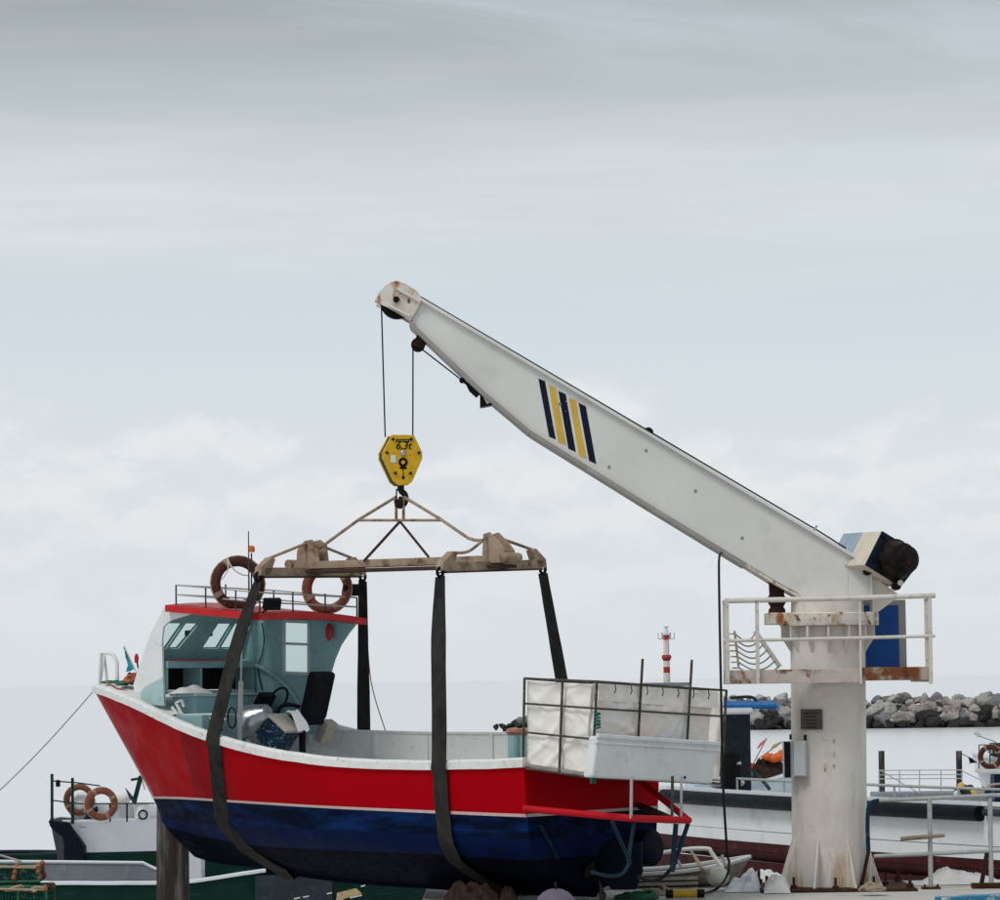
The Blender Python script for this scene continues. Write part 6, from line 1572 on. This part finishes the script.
# rope tangle at the foot of the crane
rt = thing('rope_tangle', 'tan rope tangle at the right foot of the crane column', 'rope', atz(872, 893, .05))
heap(atz(872, 892, .05) + V((0, -.05, .02)), .18, .14, .16, .022, 44, 21).build('coil', M['ropetan'], rt, smooth=True)

# quay railing on the right
RY = 45.6
ql = thing('quay_railing', 'grey pipe railing with bent blue end on the quay right of the crane', 'railing', atz(930, 893, 0.0))
def rp(px, py): return at(px, py, RY)
MB().tube(smooth_path([rp(868.5, 852), rp(867.5, 825), rp(868.5, 808), rp(872, 802.5), rp(879, 800.5)], 5), .03, 10).build('end_bend', M['strut_blue'], ql, smooth=True)
MB().tube([rp(879, 800.5), rp(930, 798.5), rp(990, 795.5), rp(1060, 793)], .03, 10).build('top_rail', M['galv'], ql, smooth=True)
MB().tube([rp(874, 856.5), rp(930, 854), rp(990, 851), rp(1060, 848)], .03, 10).build('mid_rail', M['galv'], ql, smooth=True)
for px in (931, 991.5, 1052):
    p0 = rp(px, 893); p0.z = .0; p1 = rp(px - 1.6, 798)
    MB().tube([p0, p1], .034, 10).build('post', M['galv'], ql, smooth=True)
    MB().box((p0.x, p0.y, .016), (.26, .16, .03)).build('foot_plate', M['base_rust'], ql, bevel=.004)
    for dx in (-.09, .09): MB().lathe([(.016, .03), (.016, .07)], (p0.x + dx, p0.y - .05, 0), n=6).build('foot_bolt', M['base_rust'], ql)
a_, b_ = rp(868.5, 852), rp(861, 889); b_.z = .03; MB().bar(a_, b_, .05, .03, V((0, 1, 0))).build('end_strut', M['rustbrown'], ql)
a_, b_ = rp(872, 858), rp(870, 889); b_.z = .0; MB().tube([a_, b_], .03, 8).build('end_leg', M['galv'], ql)
a_, b_ = rp(987, 853), rp(981, 889); b_.z = .02; MB().bar(a_, b_, .06, .03, V((0, 1, 0))).build('rusty_strut', M['rustbrown'], ql)
MB().box((b_.x + .12, b_.y, .04), (.5, .2, .07)).build('rusty_shoe', M['base_rust'], ql, bevel=.01)
st = MB().tube([at(900.5, 839, RY - .07), at(920, 837.5, RY - .09), at(944.5, 835.5, RY - .07)], [.03, .034, .026], 7).build('driftwood_stick', M['stick'], label='short driftwood stick tied across the railing post', cat='stick')

# ------------------------------------------------------------------ parts that belong to parts
def base(n): return n.split('.')[0]
def under(root, pname, names, new=None):
    par = next(c for c in root.children if base(c.name) == pname)
    for c in list(root.children):
        if c is not par and base(c.name) in names: c.parent = par
    if new: par.name = new
under(crane, 'boom', {'top_flange', 'bottom_flange', 'painted_stripe', 'head_plate', 'head_cover', 'head_sheave', 'sheave_pin', 'head_rib', 'guide_pulley', 'pulley_bracket', 'anchor_rope', 'rope_clamp', 'rope_socket', 'anchor_lug', 'anchor_cheek', 'end_plate', 'rope_roller', 'rope_guide', 'web_bolt', 'weld_seam'})
under(crane, 'winch_housing', {'winch_gearbox', 'winch_face', 'winch_motor', 'winch_bolt', 'winch_bracket', 'winch_foot', 'mount_lug', 'mount_pin'}, 'winch')
under(crane, 'top_rail', {'mid_rail', 'rail_post', 'side_rail'}, 'railing')
under(crane, 'base_plate', {'anchor_bolt'}); under(crane, 'column_foot', {'gusset'}); under(crane, 'slewing_ring', {'motor_mount', 'slewing_motor'}); under(crane, 'collar', {'collar_fin'})
under(crane, 'cabinet', {'cabinet_door'})
under(boat, 'windscreen_frame', {'windscreen_pane', 'window_seal', 'wiper_motor'}); under(boat, 'starboard_wall', {'side_window_frame', 'side_window_pane', 'wall_trim'})
under(boat, 'dashboard', {'dash_trim', 'locker_divider', 'locker_back', 'locker_shelf'}); under(boat, 'seat_cushion', {'backrest', 'seat_pedestal', 'armrest'}, 'pilot_seat')
under(boat, 'fish_box', {'fish_box_lid'}); under(boat, 'hauler_drum', {'hauler_post'}); under(boat, 'bulwark_rail', {'stanchion', 'bulwark_board'}); under(boat, 'bench', {'bench_top'})
under(boat, 'stern_tube', {'stern_brace', 'strut', 'support_post'}); under(boat, 'flag_stick', {'flag'}); under(boat, 'dan_stick', {'dan_tip'})
under(hook, 'shank', {'hook', 'latch'})
under(bc, 'cabin', {'cabin_visor', 'blue_tarpaulin', 'tarpaulin_edge', 'roof_line'}); under(bc, 'deck_rail', {'rail_post'})
under(spr, 'centre_beam', {'lower_flange', 'beam_roller', 'lug_plate'})
